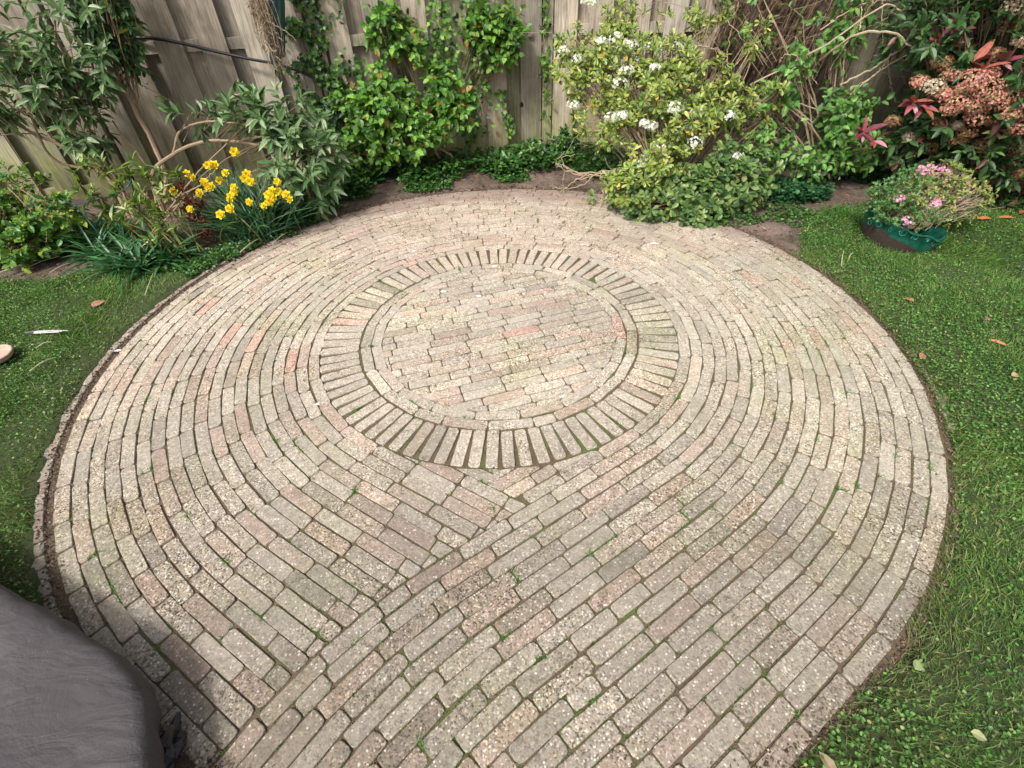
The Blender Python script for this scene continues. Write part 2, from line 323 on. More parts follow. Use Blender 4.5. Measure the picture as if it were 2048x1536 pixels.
# ------------------------------------------------------------------ ground
R1, R2, PIT = 0.949, 0.744, 0.0569           # soldier ring outer / inner radius, course pitch
ROUT = R1 + 19 * PIT
aL, aR = math.radians(237), math.radians(-57)
nL = np.array([math.cos(aL), math.sin(aL)]); nR = np.array([math.cos(aR), math.sin(aR)])
dR = np.array([-.8387, -.5446]); RB = R1 + PIT
S0 = nR * RB + dR * .89; RHO = 1.9; KC = S0 + nR * RHO
def path_os(P):
    """offset and run along the diagonal courses for points (n,2)"""
    P = np.atleast_2d(P); s_ = (P - S0) @ dR; o = P @ nR
    q = P - KC; rad = np.linalg.norm(q, axis=1); o2 = RB + (RHO - rad); s2 = RHO * np.arctan2(q @ dR, -(q @ nR))
    c_ = s_ > 0
    return np.where(c_, o2, o), np.where(c_, s2, s_) + .89
def in_patio(x, y, pad=0.0):
    P = np.stack([np.ravel(x), np.ravel(y)], 1); r = np.linalg.norm(P, axis=1); o, s_ = path_os(P); ol = P @ nL
    rr = ROUT + .02 + pad
    t = (r < rr) | ((P[:, 1] < -1) & (abs(P[:, 0]) < 1.13) & (o < rr) & (ol < rr)) | ((s_ > 0) & (s_ < 4) & (o > RB - .1) & (o < rr) & (P[:, 1] < -1.45) & (P[:, 0] > -2.6))
    return t.reshape(np.shape(x))
BEDX = [-9, -3.6, -3.26, -2.83, -2.31, -1.94, -1.7, -1.2, 1.2, 1.6, 1.96, 2.1, 2.35, 2.68, 3.2, 3.91, 9]
BEDY = [.75, .72, .736, .834, .794, .937, 1.0, .6, .6, .7, .74, 1.0, 1.28, 1.44, 1.38, 1.30, 1.2]
def bed_y(x): return np.interp(x, BEDX, BEDY)
def gz(x, y):
    """ground height of lawn and beds"""
    r = np.hypot(x, y); return .012 * np.sin(3.1 * x + 1.7 * np.sin(2.3 * y)) * np.clip((r - 2.1) * 1.5, 0, 1) + .008 * np.sin(17 * x) * np.sin(13 * y) * np.clip((r - 2.1) * 4, 0, 1) + .012 * np.clip((r - 2.04) / .08, 0, 1)
g = Geo(); g.add([(-60, -60, -.04), (60, -60, -.04), (60, 60, -.04), (-60, 60, -.04)], np.array([[0, 1, 2, 3]]), (.1, .1, .1))
tag(g.build('ground', M_soil), kind='structure')
g = Geo(); n = 120
th = np.linspace(0, 2 * PI, n, endpoint=False); V = [(0, 0, -.007)] + [(2.06 * math.cos(t), 2.06 * math.sin(t), -.007) for t in th]
g.add(V, np.array([[0, 1 + i, 1 + (i + 1) % n] for i in range(n)]), (.1, .1, .1))
tag(g.build('joint_sand', M_joint), kind='structure')
g = Geo(); g.add([(-3.6, -4.8, -.0095), (1.75, -4.8, -.0095), (1.75, -1.1, -.0095), (-1.1, -.8, -.0095)], np.array([[0, 1, 2, 3]]), (.1, .1, .1))
tag(g.build('path_sand', M_joint), kind='structure')
rs = np.concatenate([np.arange(2.05, 4.5, .04), np.arange(4.5, 9, .25)]); ts = np.linspace(0, 2 * PI, 420, endpoint=False)
X = rs[:, None] * np.cos(ts)[None]; Y = rs[:, None] * np.sin(ts)[None]; Zg = gz(X, Y) + rng.normal(0, .0025, X.shape); Zg[0] = -.02
i = np.arange(len(rs) - 1)[:, None] * 420; j = np.arange(420)[None]; F = np.stack([i + j, i + 420 + j, i + 420 + (j + 1) % 420, i + (j + 1) % 420], -1).reshape(-1, 4)
VV = np.stack([X, Y, Zg], -1).reshape(-1, 3); cen = VV[F].mean(1)
inp = in_patio(cen[:, 0], cen[:, 1]); wob = .05 * np.sin(9 * cen[:, 0]) + .03 * np.sin(23 * cen[:, 0] + 5 * cen[:, 1])
bed = cen[:, 1] > bed_y(cen[:, 0]) + wob
for nm, sel, mt_ in (('lawn', ~bed & ~inp, M_turf), ('flower_bed', bed & ~inp, M_soil)):
    g = Geo(); g.add(VV, F[sel], (.1, .1, .1)); tag(g.build(nm, mt_, smooth=True), kind='structure')

# ------------------------------------------------------------------ brick paving
def clip(poly, nrm, d):
    """keep points with p.nrm <= d"""
    out = []
    for a, b in zip(poly, np.roll(poly, -1, 0)):
        da, db = a @ nrm - d, b @ nrm - d
        if da <= 0: out.append(a)
        if (da < 0 < db) or (db < 0 < da): out.append(a + (b - a) * (da / (da - db)))
    return np.array(out) if len(out) > 2 else None
def clean(poly):
    keep = [p for p, q in zip(poly, np.roll(poly, -1, 0)) if np.linalg.norm(p - q) > .003]
    return np.array(keep) if len(keep) > 2 else None
def area(p): x, y = p[:, 0], p[:, 1]; return .5 * abs(np.dot(x, np.roll(y, -1)) - np.dot(y, np.roll(x, -1)))
def brick_col(c):
    x, y = c; u = rng.random()
    if u < .50: k = (.432, .388, .328)
    elif u < .68: k = (.42, .380, .325)
    elif u < .84: k = (.448, .366, .308)
    elif u < .94: k = (.405, .345, .288)
    elif u < .975: k = (.47, .325, .275) if y > -.3 else (.43, .345, .285)
    else: k = (.37, .33, .285)
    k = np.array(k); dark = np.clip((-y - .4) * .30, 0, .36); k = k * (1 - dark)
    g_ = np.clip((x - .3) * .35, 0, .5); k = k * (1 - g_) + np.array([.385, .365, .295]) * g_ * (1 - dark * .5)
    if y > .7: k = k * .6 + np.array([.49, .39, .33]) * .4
    return k * (1 + rng.normal(0, .085))
def lay(g, poly, z=0.0, tint=1.0, tilt=.0016, bev=.0035, depth=.02, rnd=.012):
    poly = clean(poly)
    if poly is None or area(poly) < .00025: return
    c = poly.mean(0); e = 0.5 * np.sum(poly * np.roll(poly[:, ::-1], -1, 0) * [1, -1]); 
    x, y = poly[:, 0], poly[:, 1]
    if np.dot(x, np.roll(y, -1)) - np.dot(y, np.roll(x, -1)) < 0: poly = poly[::-1]
    pts = []
    m_ = len(poly)
    for i in range(m_):
        p0, p, p1 = poly[i - 1], poly[i], poly[(i + 1) % m_]
        a, b = p0 - p, p1 - p; la, lb = np.linalg.norm(a), np.linalg.norm(b); r = min(rnd * rng.uniform(.5, 1.5), .4 * la, .4 * lb)
        pa, pb = p + a / la * r, p + b / lb * r
        for t in (0, .5, 1): pts.append((1 - t) ** 2 * pa + 2 * t * (1 - t) * p + t * t * pb)
        nn = int(lb // .035)
        for q in range(1, nn): pts.append(pb + (p1 - b / lb * r - pb) * q / nn)
    pts = np.array(pts); pts = pts + rng.normal(0, .0005, pts.shape)
    n = len(pts); inn = c + (pts - c) * (1 - bev / np.maximum(np.linalg.norm(pts - c, axis=1), .02))[:, None]
    mid = c + (pts - c) * (1 - .3 * bev / np.maximum(np.linalg.norm(pts - c, axis=1), .02))[:, None]
    tx, ty = rng.normal(0, tilt * 11, 2); dz = rng.normal(0, .0012)
    def zz(P, o): return z + dz + o + (P - c) @ np.array([tx, ty])
    V = np.concatenate([np.c_[inn, zz(inn, 0)], np.c_[mid, zz(mid, -.0012)], np.c_[pts, zz(pts, -.004)], np.c_[pts, zz(pts, -depth)]])
    k = np.arange(n); k1 = (k + 1) % n
    F = np.concatenate([np.stack([k1 + (q + 1) * n * 0 + q * n, k + q * n, k + (q + 1) * n, k1 + (q + 1) * n], 1) for q in range(3)])
    F = F[:, ::-1]
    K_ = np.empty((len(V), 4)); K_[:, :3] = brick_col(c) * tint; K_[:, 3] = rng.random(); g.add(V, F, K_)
    g.f.setdefault(n, []).append(np.arange(n)[None] + (g.n - len(V)))
def rect(p, t, L, Wd):
    s_ = np.array([-t[1], t[0]]); return np.array([p - t * L / 2 - s_ * Wd / 2, p + t * L / 2 - s_ * Wd / 2, p + t * L / 2 + s_ * Wd / 2, p - t * L / 2 + s_ * Wd / 2])
BW, BL, JT = .0524, .2, .0046
seams = []      # joint points for moss and weeds
g = Geo()
def run(poly_line, keep=None, cuts=(), width=BW, closed=False):
    """bricks along a polyline"""
    d = np.linalg.norm(np.diff(poly_line, axis=0), axis=1); S = np.r_[0, np.cumsum(d)]; tot = S[-1]; s_ = 0 if closed else -rng.random() * .15
    at = lambda q: np.array([np.interp(q, S, poly_line[:, 0]), np.interp(q, S, poly_line[:, 1])])
    while s_ < tot - (.03 if closed else 0):
        L = BL if rng.random() > .10 else rng.choice([.1, .14, .16]); L = min(L + rng.normal(0, .0012), tot - s_ - JT if closed else 9)
        if closed and tot - (s_ + L + JT) < .06: L = tot - s_ - JT
        a, b = at(max(0, s_)), at(min(tot, s_ + L))
        if np.linalg.norm(b - a) > .02:
            t = (b - a) / np.linalg.norm(b - a); sd_ = np.array([-t[1], t[0]]); P = rect((a + b) / 2 + sd_ * rng.normal(0, .0014), t, np.linalg.norm(b - a), width + rng.normal(0, .0008)); 
            for nrm, dd in cuts:
                if P is not None: P = clip(P, nrm, dd)
            if P is not None and keep is not None: P = keep(P, s_)
            if P is not None:
                lay(g, P); mid = (a + b) / 2; nn = np.array([-t[1], t[0]])
                for _ in range(4): seams.append(np.r_[a + (b - a) * rng.random() + nn * (width / 2 + .003) * rng.choice([-1, 1]), t])
                seams.append(np.r_[b + t * .003 + nn * rng.uniform(-.5, .5) * width, nn])
        s_ += L + JT
def keep_left(P):
    o, s_ = path_os(P)
    cm = P.mean(0); oc, sc_ = path_os(cm[None])
    if (o < RB - .002).all() or sc_[0] < -.6: return P
    if (o > RB).all(): return None
    if sc_[0] <= .89: nn, dd = nR, RB - .004
    else: u = (KC - cm) / np.linalg.norm(KC - cm); nn = u; dd = KC @ u - RHO - .004
    return clip(P, nn, dd)
for k in range(-2, 20):
    R = R1 + (k - .5) * PIT
    left = np.array([nL * R + np.array([.8387, -.5446]) * s_ for s_ in np.arange(2.2, 0, -.02)])
    right = [nR * R + dR * s_ for s_ in np.arange(.02, .89, .02)]
    rad = RHO - (R - RB); a0 = 0
    for s_ in np.arange(.0, 2.6, .02):
        a_ = s_ / rad; right.append(KC + rad * (-nR * math.cos(a_) + dR * math.sin(a_)))
        if a_ > 1.0: break
    right = np.array(right)
    if k >= 1:
        arc = np.array([(R * math.cos(t), R * math.sin(t)) for t in np.linspace(aL, aR, 240)])
        if k == 1: right = right[right @ nL < R1 - PIT - .01]
        line = np.vstack([left, arc, right]); o, s_ = path_os(line); ok = ~((np.arange(len(line)) < len(left)) & (o > RB + .06)); line = line[ok]
        sl = .02 * max(0, ok[:len(left)].sum()) + .1
        run(line, keep=lambda P, q: keep_left(P) if q < sl else P)
    else:
        def kp(P, sgn=1):
            c_ = P.mean(0); u = c_ / np.linalg.norm(c_); P = clip(P, -u, -(R1 + .006))
            if P is None: return None
            if sgn < 0: return clip(P, nL, R1 - PIT - .004)
            return clip(P, nR, RB - .004) if k == 0 else clip(P, np.array([1., 0.]), -.003)
        run(left[::-1][:70], keep=lambda P, q: kp(P, 1)); run(right[:60], keep=lambda P, q: kp(P, -1))
nso = 82
for i in range(nso):
    t = i / nso * 2 * PI + rng.normal(0, .0012); u = np.array([math.cos(t), math.sin(t)]); lay(g, rect(u * (R1 + R2) / 2, u, R1 - R2 - .007, .0505))
    tt = t + PI / nso
    for _ in range(3): rr = rng.uniform(R2 + .06, R1); seams.append(np.array([rr * math.cos(tt), rr * math.sin(tt), math.cos(tt), math.sin(tt)]))
for q in (0, 1):
    R = R2 - (q + .5) * PIT; arc = np.array([(R * math.cos(t), R * math.sin(t)) for t in np.linspace(0, 2 * PI, 300) + .3 + q * .13]); run(arc, closed=True)
RD = R2 - 2 * PIT
da = math.radians(17.0); td = np.array([math.cos(da), math.sin(da)]); sdn = np.array([-td[1], td[0]])
for i in range(-12, 13):
    off = i * PIT
    if abs(off) > RD + .02: continue
    hw = math.sqrt(max(RD ** 2 - (abs(off) - .01) ** 2, .01)); s_ = -hw - rng.random() * .2
    while s_ < hw:
        P = rect(sdn * off + td * (s_ + BL / 2), td, BL, BW)
        for _ in range(2):
            c_ = P.mean(0)
            for vtx in list(P):
                rv = np.linalg.norm(vtx)
                if rv > RD - .002: P = clip(P, vtx / rv, RD - .004)
                if P is None: break
            if P is None: break
        if P is not None:
            lay(g, P)
            for _ in range(2): q_ = sdn * (off + .5 * PIT) + td * (s_ + rng.random() * BL); seams.append(np.r_[q_, td]) if np.linalg.norm(q_) < RD else None
        s_ += BL + JT
# edging bricks standing on end round the rim, just outside the gutter
for a0, a1, R in ((140, 239, 2.079), (-24, -9, 2.082)):
    t = math.radians(a0)
    while t < math.radians(a1):
        L = rng.choice([.066, .1], p=[.6, .4]); tc = t + L / 2 / R; u = np.array([math.cos(tc), math.sin(tc)]); lay(g, rect(u * R, np.array([-u[1], u[0]]), L - .004, .045), z=.004, tint=.74, tilt=.001, depth=.05)
        t += L / R
paving = g.build('patio_paving', M_brick); tag(paving, kind='structure')
seams = np.array([s_ for s_ in seams if s_ is not None])
# ------------------------------------------------------------------ fence: overlapping boards on rails, panel by panel
FJ = [(-6.8, 1.62), (-5.0, 1.93), (-3.2, 2.26), (-1.37, 2.57), (.47, 2.92), (2.3, 2.86), (4.05, 2.24), (5.7, 1.45)]
FX = [p[0] for p in FJ]; FY = [p[1] for p in FJ]
def fence_y(x): return np.interp(x, FX, FY)
def box(g, c, half, ax, col, wob=0.0):
    """box with centre c, half sizes and x-axis direction ax (horizontal)"""
    c = np.array(c, float); ax = np.array([ax[0], ax[1], 0.]); ay = np.array([-ax[1], ax[0], 0.]); az_ = np.array([0, 0, 1.])
    V = np.array([c + ax * sx * half[0] + ay * sy * half[1] + az_ * sz * half[2] for sz in (-1, 1) for sx, sy in ((-1, -1), (1, -1), (1, 1), (-1, 1))])
    if wob: V += rng.normal(0, wob, V.shape)
    g.add(V, np.array([[0, 3, 2, 1], [4, 5, 6, 7], [0, 1, 5, 4], [1, 2, 6, 5], [2, 3, 7, 6], [3, 0, 4, 7]]), col)
def woodcol():
    k = np.array(random.choice([(.35, .30, .245), (.33, .295, .245), (.37, .32, .26), (.29, .26, .215), (.35, .315, .265), (.31, .29, .21)])) * rng.uniform(1.02, 1.5)
    return k
PAN = [('panel of weathered overlapping boards at the far left end of the fence', 1.0), ('weathered board fence panel behind the grey-leaved shrub on the left', 1.0),
       ('weathered board fence panel with the black pipe and green cloth hanging on it', 1.0), ('fence panel covered by ivy and the climbing rose, left of the narrow post', .97),
       ('greenish fence panel behind the white-flowering bush', .95), ('mossy fence panel with shade painted into its boards, behind the dry stems and the honeysuckle', .95), ('fence panel behind the red-leaved shrub on the right', .95)]
M_hole = plain('painted_hole_shade', (.01, .008, .006), (.02, .015, .01), .95)
for i, (lab, zr) in enumerate(PAN):
    a, b = np.array(FJ[i]), np.array(FJ[i + 1]); L = np.linalg.norm(b - a); t = (b - a) / L; nrm = np.array([t[1], -t[0]])   # nrm points to the garden
    root = thing('wooden_fence', lab, 'fence', (float((a + b)[0] / 2), float((a + b)[1] / 2), 0), 'fence panels round the back of the garden')
    dk = .55 if i >= 5 else (.95 if i == 4 else 1.0)  # right-hand panels: shade under the overhanging shrub is put into the wood colour
    g = Geo(); pitch = L / 6; p0 = .03
    for q in range(6):
        wd = .185 + rng.normal(0, .006); c = a + t * (pitch * (q + .5) + rng.normal(0, .008)) + nrm * .032
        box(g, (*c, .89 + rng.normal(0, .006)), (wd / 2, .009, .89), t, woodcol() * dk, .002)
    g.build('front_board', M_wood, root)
    g = Geo()
    for q in range(7):
        wd = .185; c = a + t * min(max(pitch * q, .07), L - .07) - nrm * .03
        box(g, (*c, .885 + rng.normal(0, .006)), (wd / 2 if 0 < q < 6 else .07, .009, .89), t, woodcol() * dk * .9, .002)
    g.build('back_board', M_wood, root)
    for zc in (.07, zr + .038, 1.68):
        g = Geo(); box(g, (*((a + b) / 2), zc), (L / 2 - .04, .0205, .038), t, woodcol() * dk * 1.02); g.build('rail', M_wood, root)
for i, (x, y) in enumerate(FJ):
    t = unit(np.array(FJ[min(i + 1, 7)]) - np.array(FJ[max(i - 1, 0)]))
    lab = ['square fence post at the far left end', 'second fence post from the left end', 'fence post behind the left grey-leaved shrub', 'fence post hidden in ivy left of the climbing rose',
           'narrow pale post cover between the ivy strand and the wide board', 'fence post beside the dark ivy strand right of the white flowers', 'fence post behind the red-leaved shrub', 'square fence post at the far right end'][i]
    g = Geo(); n_ = np.array([t[1], -t[0]]); c = np.array([x, y]) + n_ * .012; box(g, (*c, .9), (.042, .04, .9), t, woodcol() * (1.1 if i < 5 else .7), .001)  # right-hand posts carry the same painted shade as their panels
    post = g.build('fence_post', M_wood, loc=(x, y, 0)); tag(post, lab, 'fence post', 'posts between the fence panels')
M_steel = plain('dull_steel', (.25, .24, .22), (.4, .38, .35), .5, 60, metal=.6)
def on_fence(x, z, off=.05): return np.array([x, float(fence_y(x)) - off, z])
# knot holes are flat dark discs; the shade inside is painted as colour
for (p, lab) in (((-0.271, 2.840, 1.131), 'dark oval knot hole high in a board by the climbing rose'), ((0.243, 2.860, 0.452), 'dark oval knot hole low in the wide pale board')):
    g = Geo(); c = on_fence(p[0], p[2], .0448); v = [c] + [c + np.array([.016 * math.cos(a_), 0, .021 * math.sin(a_)]) for a_ in np.linspace(0, 6.28, 13)[:-1]]
    g.add(v, np.array([[0, 1 + q, 1 + (q + 1) % 12] for q in range(12)]), (.01, .01, .01)); tag(g.build('knot_hole', M_hole, loc=tuple(c)), lab, 'knot hole')
g = Geo(); p = (0.322, 2.860, 0.979); c = on_fence(p[0], p[2], .06); box(g, c, (.022, .004, .018), (1, 0), (.3, .3, .3)); tube(g, [c + [.01, -.004, 0], c + [.01, -.012, 0]], .006, .006, (.3, .3, .3)); tag(g.build('metal_bracket', M_steel, loc=tuple(c)), 'small grey metal bracket bolted to the pale fence post', 'bracket')

# ------------------------------------------------------------------ things hung on the fence
M_black = plain('black_rubber', (.012, .012, .012), (.03, .03, .03), .38, 60, .001)
g = Geo(); pts = curve([(-2.845, 2.280, 1.131), (-2.745, 2.300, 1.113), (-2.519, 2.300, 1.106), (-2.330, 2.330, 1.066), (-2.142, 2.360, 1.011), (-1.871, 2.380, 0.941), (-1.669, 2.420, 0.889), (-1.467, 2.450, 0.802), (-1.344, 2.480, 0.693), (-1.217, 2.500, 0.555)], 60)
tube(g, pts, .0125, .009, (.02, .02, .02), 8); hose = g.build('garden_hose', M_black, smooth=True, loc=tuple(pts[0])); tag(hose, 'black water pipe sagging along the left part of the fence', 'hose')
def cloth_mat():
    mt, nt, b, out = nodes('dark_green_cloth'); v = coords(nt, (1, 1, .4)); n1 = noise(nt, v, 25, 5, .6, 1.0)
    nt.links.new(mix(nt, n1, (.006, .03, .033), (.022, .085, .085)), b.inputs['Base Color']); b.inputs['Roughness'].default_value = .6; nt.links.new(bump(nt, n1, .015, .8), b.inputs['Normal']); return mt
g = Geo(); top, bot = np.array((-1.467, 2.280, 1.464)), np.array((-1.638, 2.280, 0.904)); prof = []
for k, tt in enumerate(np.linspace(0, 1, 22)):
    c = top + (bot - top) * tt; row = []
    for a_ in np.linspace(0, 2 * PI, 26, endpoint=False):
        r = .048 * (1 + .16 * math.sin(3 * a_ + 2.5 * tt) + .08 * math.sin(7 * a_)) * (1 if tt < .9 else 1 - (tt - .9) * 5)
        row.append(c + np.array([r * math.cos(a_) * 1.1, r * .75 * math.sin(a_), -.05 * (tt > .9) * math.cos(a_) * -1 * (tt - .9) * 10]))
    prof.append(row)
V = np.array(prof).reshape(-1, 3); i_ = np.arange(21)[:, None] * 26; j_ = np.arange(26)[None]; F = np.stack([i_ + j_, i_ + (j_ + 1) % 26, i_ + 26 + (j_ + 1) % 26, i_ + 26 + j_], -1).reshape(-1, 4)
g.add(V, [F, np.array([list(range(21 * 26, 22 * 26))])], (.02, .06, .06)); cl = g.build('folded_parasol', cloth_mat(), smooth=True, loc=tuple(bot)); tag(cl, 'dark green rolled cloth hanging against the fence beside the dry stems', 'folded parasol')
# dry hanging stems next to it
g = Geo(); A = np.array((-1.621, 2.220, 1.418)); tips = [np.array((-1.863, 2.360, 0.699))]
for q in range(70):
    s0 = A + rng.normal(0, [.03, .02, .06]); ln = rng.uniform(.25, .62); e = s0 + np.array([rng.normal(.01, .035), rng.normal(0, .02), -ln]); mid = (s0 + e) / 2 + rng.normal(0, [.03, .015, .02])
    tube(g, curve([s0, mid, e], 10, .004), .0022, .001, mixcol(1, (1, (.42, .33, .23)), (1, (.3, .22, .15)))[0], 4)
P = A + rng.normal(0, [.028, .02, .16], (260, 3)) + [0, 0, -.18]; put(g, LANCE, P, rdir(260) + [0, 0, -.6], rdir(260), .05, .008, mixcol(260, (1, (.40, .31, .21)), (1, (.26, .19, .13))))
tube(g, curve([(-1.601, 2.200, 1.196), (-1.481, 2.200, 1.128), (-1.421, 2.200, 1.066)], 12, .003), .004, .002, (.4, .3, .2), 5)
tag(g.build('straw_tangle', M_straw, loc=tuple(A)), 'tangle of dry straw-coloured stems hanging beside the green cloth', 'dry stems')

# ------------------------------------------------------------------ plants
def branch_set(g, base, ends, r0=.012, r1=.004, col=(.25, .18, .12), sag=.12, spread=.05, sides=6):
    base = np.array(base, float)
    for e in ends:
        b = base + rng.normal(0, [spread, spread, 0]); e = np.array(e); mid = (b + e) / 2 + np.array([rng.normal(0, .04), rng.normal(0, .04), sag * rng.random()]) + rng.normal(0, .02, 3)
        tube(g, curve([b, mid, e], 14, .003), r0, r1, np.array(col) * rng.uniform(.8, 1.2), sides)
def bush(name, label, cat, base, blobs, tm, L, Wd, nl, slen, spread, colf, mat, gap=None, f=9, ph=0, whorl=False, out=1.0, face=(0, -.25, .35), droop=0., bcol=(.22, .16, .1), nb=14, shell=.35, twr=.0018, r0=.011, group=None, keep=None, lj=.2):
    root = thing(name, label, cat, tuple(base), group); P, O = blob_pts(blobs, gap, f, ph, shell)
    k = P[:, 1] < fence_y(P[:, 0]) - .05
    if keep is not None: k &= keep(P)
    P, O = P[k], O[k]; D = O * out + np.array(face) + rng.normal(0, .35, P.shape); g = Geo(); tw = Geo()
    sprigs(g, tm, P, D, slen * rng.uniform(.6, 1.3, len(P)), nl, L, Wd, spread, colf, whorl, (0, -.35, 1), droop, tw=tw, twc=bcol, twr=twr, lj=lj)
    idx = rng.choice(len(P), min(nb * 2, len(P)), replace=False); branch_set(tw, base, P[idx], r0, .003, bcol)
    # thin side shoots join every sprig to a neighbour nearer the base
    J = P + (np.array(base) + [0, 0, .05] - P) * rng.uniform(.12, .3, (len(P), 1)) + rng.normal(0, .02, P.shape); sticks(tw, J, P, twr * 1.3, twr, np.array(bcol))
    g.build('foliage', mat, root); tw.build('branches', M_bark, root); return root, P
# grey-leaved butterfly bushes (lance leaves, felted)
def c_budd(n): return mixcol(n, (5, (.085, .155, .055)), (3, (.13, .215, .085)), (2.4, (.29, .37, .22)), (1, (.04, .085, .03)))
def budd_keep(P): return np.ones(len(P), bool)
bl = [(*(-2.920, 1.850, 1.219), .40, .16, .22, 22), (*(-2.827, 1.850, 1.048), .26, .14, .16, 28), (*(-3.122, 1.800, 0.858), .40, .15, .16, 46), (*(-2.987, 1.800, 0.678), .20, .12, .12, 30), (*(-3.196, 1.700, 0.999), .28, .14, .22, 27), (*(-3.491, 1.600, 1.109), .45, .2, .4, 34), (*(-3.309, 1.750, 0.685), .22, .1, .1, 17)]
bb = (-2.937, 1.627, 0.000)
root, P = bush('butterfly_bush', 'tall grey-green shrub with lance-shaped leaves at the left edge of the fence', 'shrub', bb, bl, LANCE, .115, .037, 8, .12, 62, c_budd, M_felt, gap=-.9, f=8, droop=.15, bcol=(.33, .23, .15), nb=0, r0=.01, face=(0, -.4, .45))
g = Geo()
for cps, r in (([(-2.914, 1.672, 0.000), (-2.999, 1.780, 0.389), (-3.183, 1.750, 0.547), (-3.403, 1.750, 0.705), (-3.455, 1.700, 1.007)], .017), ([(-2.914, 1.672, 0.000), (-2.980, 1.750, 0.324), (-3.259, 1.720, 0.454), (-3.247, 1.740, 0.766), (-3.090, 1.750, 1.155)], .013), ([(-2.881, 1.669, 0.000), (-2.960, 1.800, 0.344), (-3.094, 1.800, 0.563), (-3.001, 1.800, 0.885), (-2.801, 1.820, 1.271)], .012), ([(-3.153, 1.750, 0.476), (-3.247, 1.750, 0.617), (-3.519, 1.700, 0.640)], .008)):
    tube(g, curve(cps, 30, .002), r, r * .5, (.42, .29, .19), 7)
g.build('trunk', M_bark, root)
bl = [(*(-1.776, 1.750, 0.582), .30, .16, .13, 26), (*(-1.511, 1.800, 0.660), .20, .14, .12, 18), (*(-1.571, 1.650, 0.450), .28, .17, .13, 31), (*(-1.289, 1.700, 0.459), .17, .15, .13, 17), (*(-1.856, 1.800, 0.704), .12, .08, .07, 5), (*(-2.133, 1.820, 0.709), .12, .06, .09, 5), (*(-1.388, 1.600, 0.281), .18, .14, .10, 13)]
root, P = bush('butterfly_bush', 'spreading grey-green shrub with pale lance-shaped leaves above the daffodils', 'shrub', (-2.671, 1.726, 0.000), bl, LANCE, .12, .038, 9, .12, 60, c_budd, M_felt, gap=-1.4, f=8, droop=.05, bcol=(.33, .25, .15), nb=2, r0=.008, face=(.1, -.4, .5))
g = Geo()
for cps, r in (([(-2.671, 1.726, 0.000), (-2.658, 1.800, 0.295), (-2.436, 1.800, 0.434), (-2.182, 1.780, 0.520), (-1.923, 1.780, 0.517), (-1.580, 1.700, 0.470)], .016), ([(-2.436, 1.800, 0.434), (-2.295, 1.800, 0.597), (-2.059, 1.800, 0.652), (-1.771, 1.780, 0.624)], .009), ([(-2.295, 1.800, 0.597), (-2.168, 1.820, 0.710)], .006), ([(-1.923, 1.780, 0.517), (-1.638, 1.750, 0.560), (-1.421, 1.750, 0.553)], .009), ([(-1.580, 1.700, 0.470), (-1.411, 1.650, 0.374), (-1.314, 1.600, 0.279)], .009), ([(-1.482, 1.637, 0.000), (-1.429, 1.600, 0.209), (-1.546, 1.650, 0.414)], .01)):
    tube(g, curve(cps, 26, .002), r, r * .6, (.36, .27, .17), 7)
for cps, r in (([(-2.713, 1.730, 0.000), (-2.587, 1.850, 0.294), (-2.655, 1.950, 0.843), (-2.685, 2.000, 1.123), (-2.620, 2.050, 1.430)], .019), ([(-2.587, 1.850, 0.294), (-2.631, 1.950, 0.610), (-2.635, 2.000, 0.896)], .012), ([(-2.713, 1.730, 0.000), (-2.711, 1.850, 0.355), (-2.810, 1.900, 0.578), (-2.818, 1.900, 0.663)], .009), ([(-2.671, 1.726, 0.000), (-2.831, 1.800, 0.225), (-3.014, 1.800, 0.383), (-3.042, 1.800, 0.527)], .009), ([(-2.533, 1.700, 0.135), (-2.241, 1.650, 0.258), (-2.059, 1.700, 0.381)], .007)):
    tube(g, curve(cps, 26, .003), r, r * .6, (.46, .32, .21), 7)
g.build('trunk', M_bark, root)
def c_dark(n): return mixcol(n, (4, (.03, .085, .022)), (2, (.05, .12, .03)), (1, (.09, .19, .045)), (.4, (.25, .30, .04)))
bush('honeysuckle', 'dark green climbing shoot at the top of the tall bare stem on the left', 'climber', (-2.682, 1.708, 0.000), [(*(-2.599, 2.000, 1.301), .15, .10, .20, 95), (*(-2.601, 2.000, 1.149), .15, .08, .08, 42), (*(-2.575, 2.000, 1.052), .08, .06, .08, 18), (*(-2.502, 2.000, 1.578), .25, .14, .25, 60)], OVATE, .07, .032, 7, .10, 60, c_dark, M_leaf, gap=-1.6, nb=0, droop=.35, bcol=(.25, .17, .1), face=(0, -.5, .1))
g = Geo(); tube(g, curve([(-2.704, 1.950, 1.214), (-2.655, 2.000, 0.959), (-2.452, 2.050, 0.767), (-2.413, 2.050, 0.732)], 30, .002), .0022, .0015, (.5, .42, .25), 4); pl = np.array([(-2.711, 1.950, 1.145), (-2.539, 2.020, 0.857), (-2.491, 2.050, 0.778), (-2.457, 2.050, 0.757)])
put(g, OVATE, np.repeat(pl, 8, 0) + rng.normal(0, .012, (32, 3)), rdir(32), (0, -1, .5), .022, .010, mixcol(32, (1, (.42, .46, .05)), (1, (.2, .32, .05)))); tag(g.build('tendril', M_leaf, loc=tuple(pl[0])), 'thin pale tendril with yellow leaflets crossing the left fence boards', 'tendril')
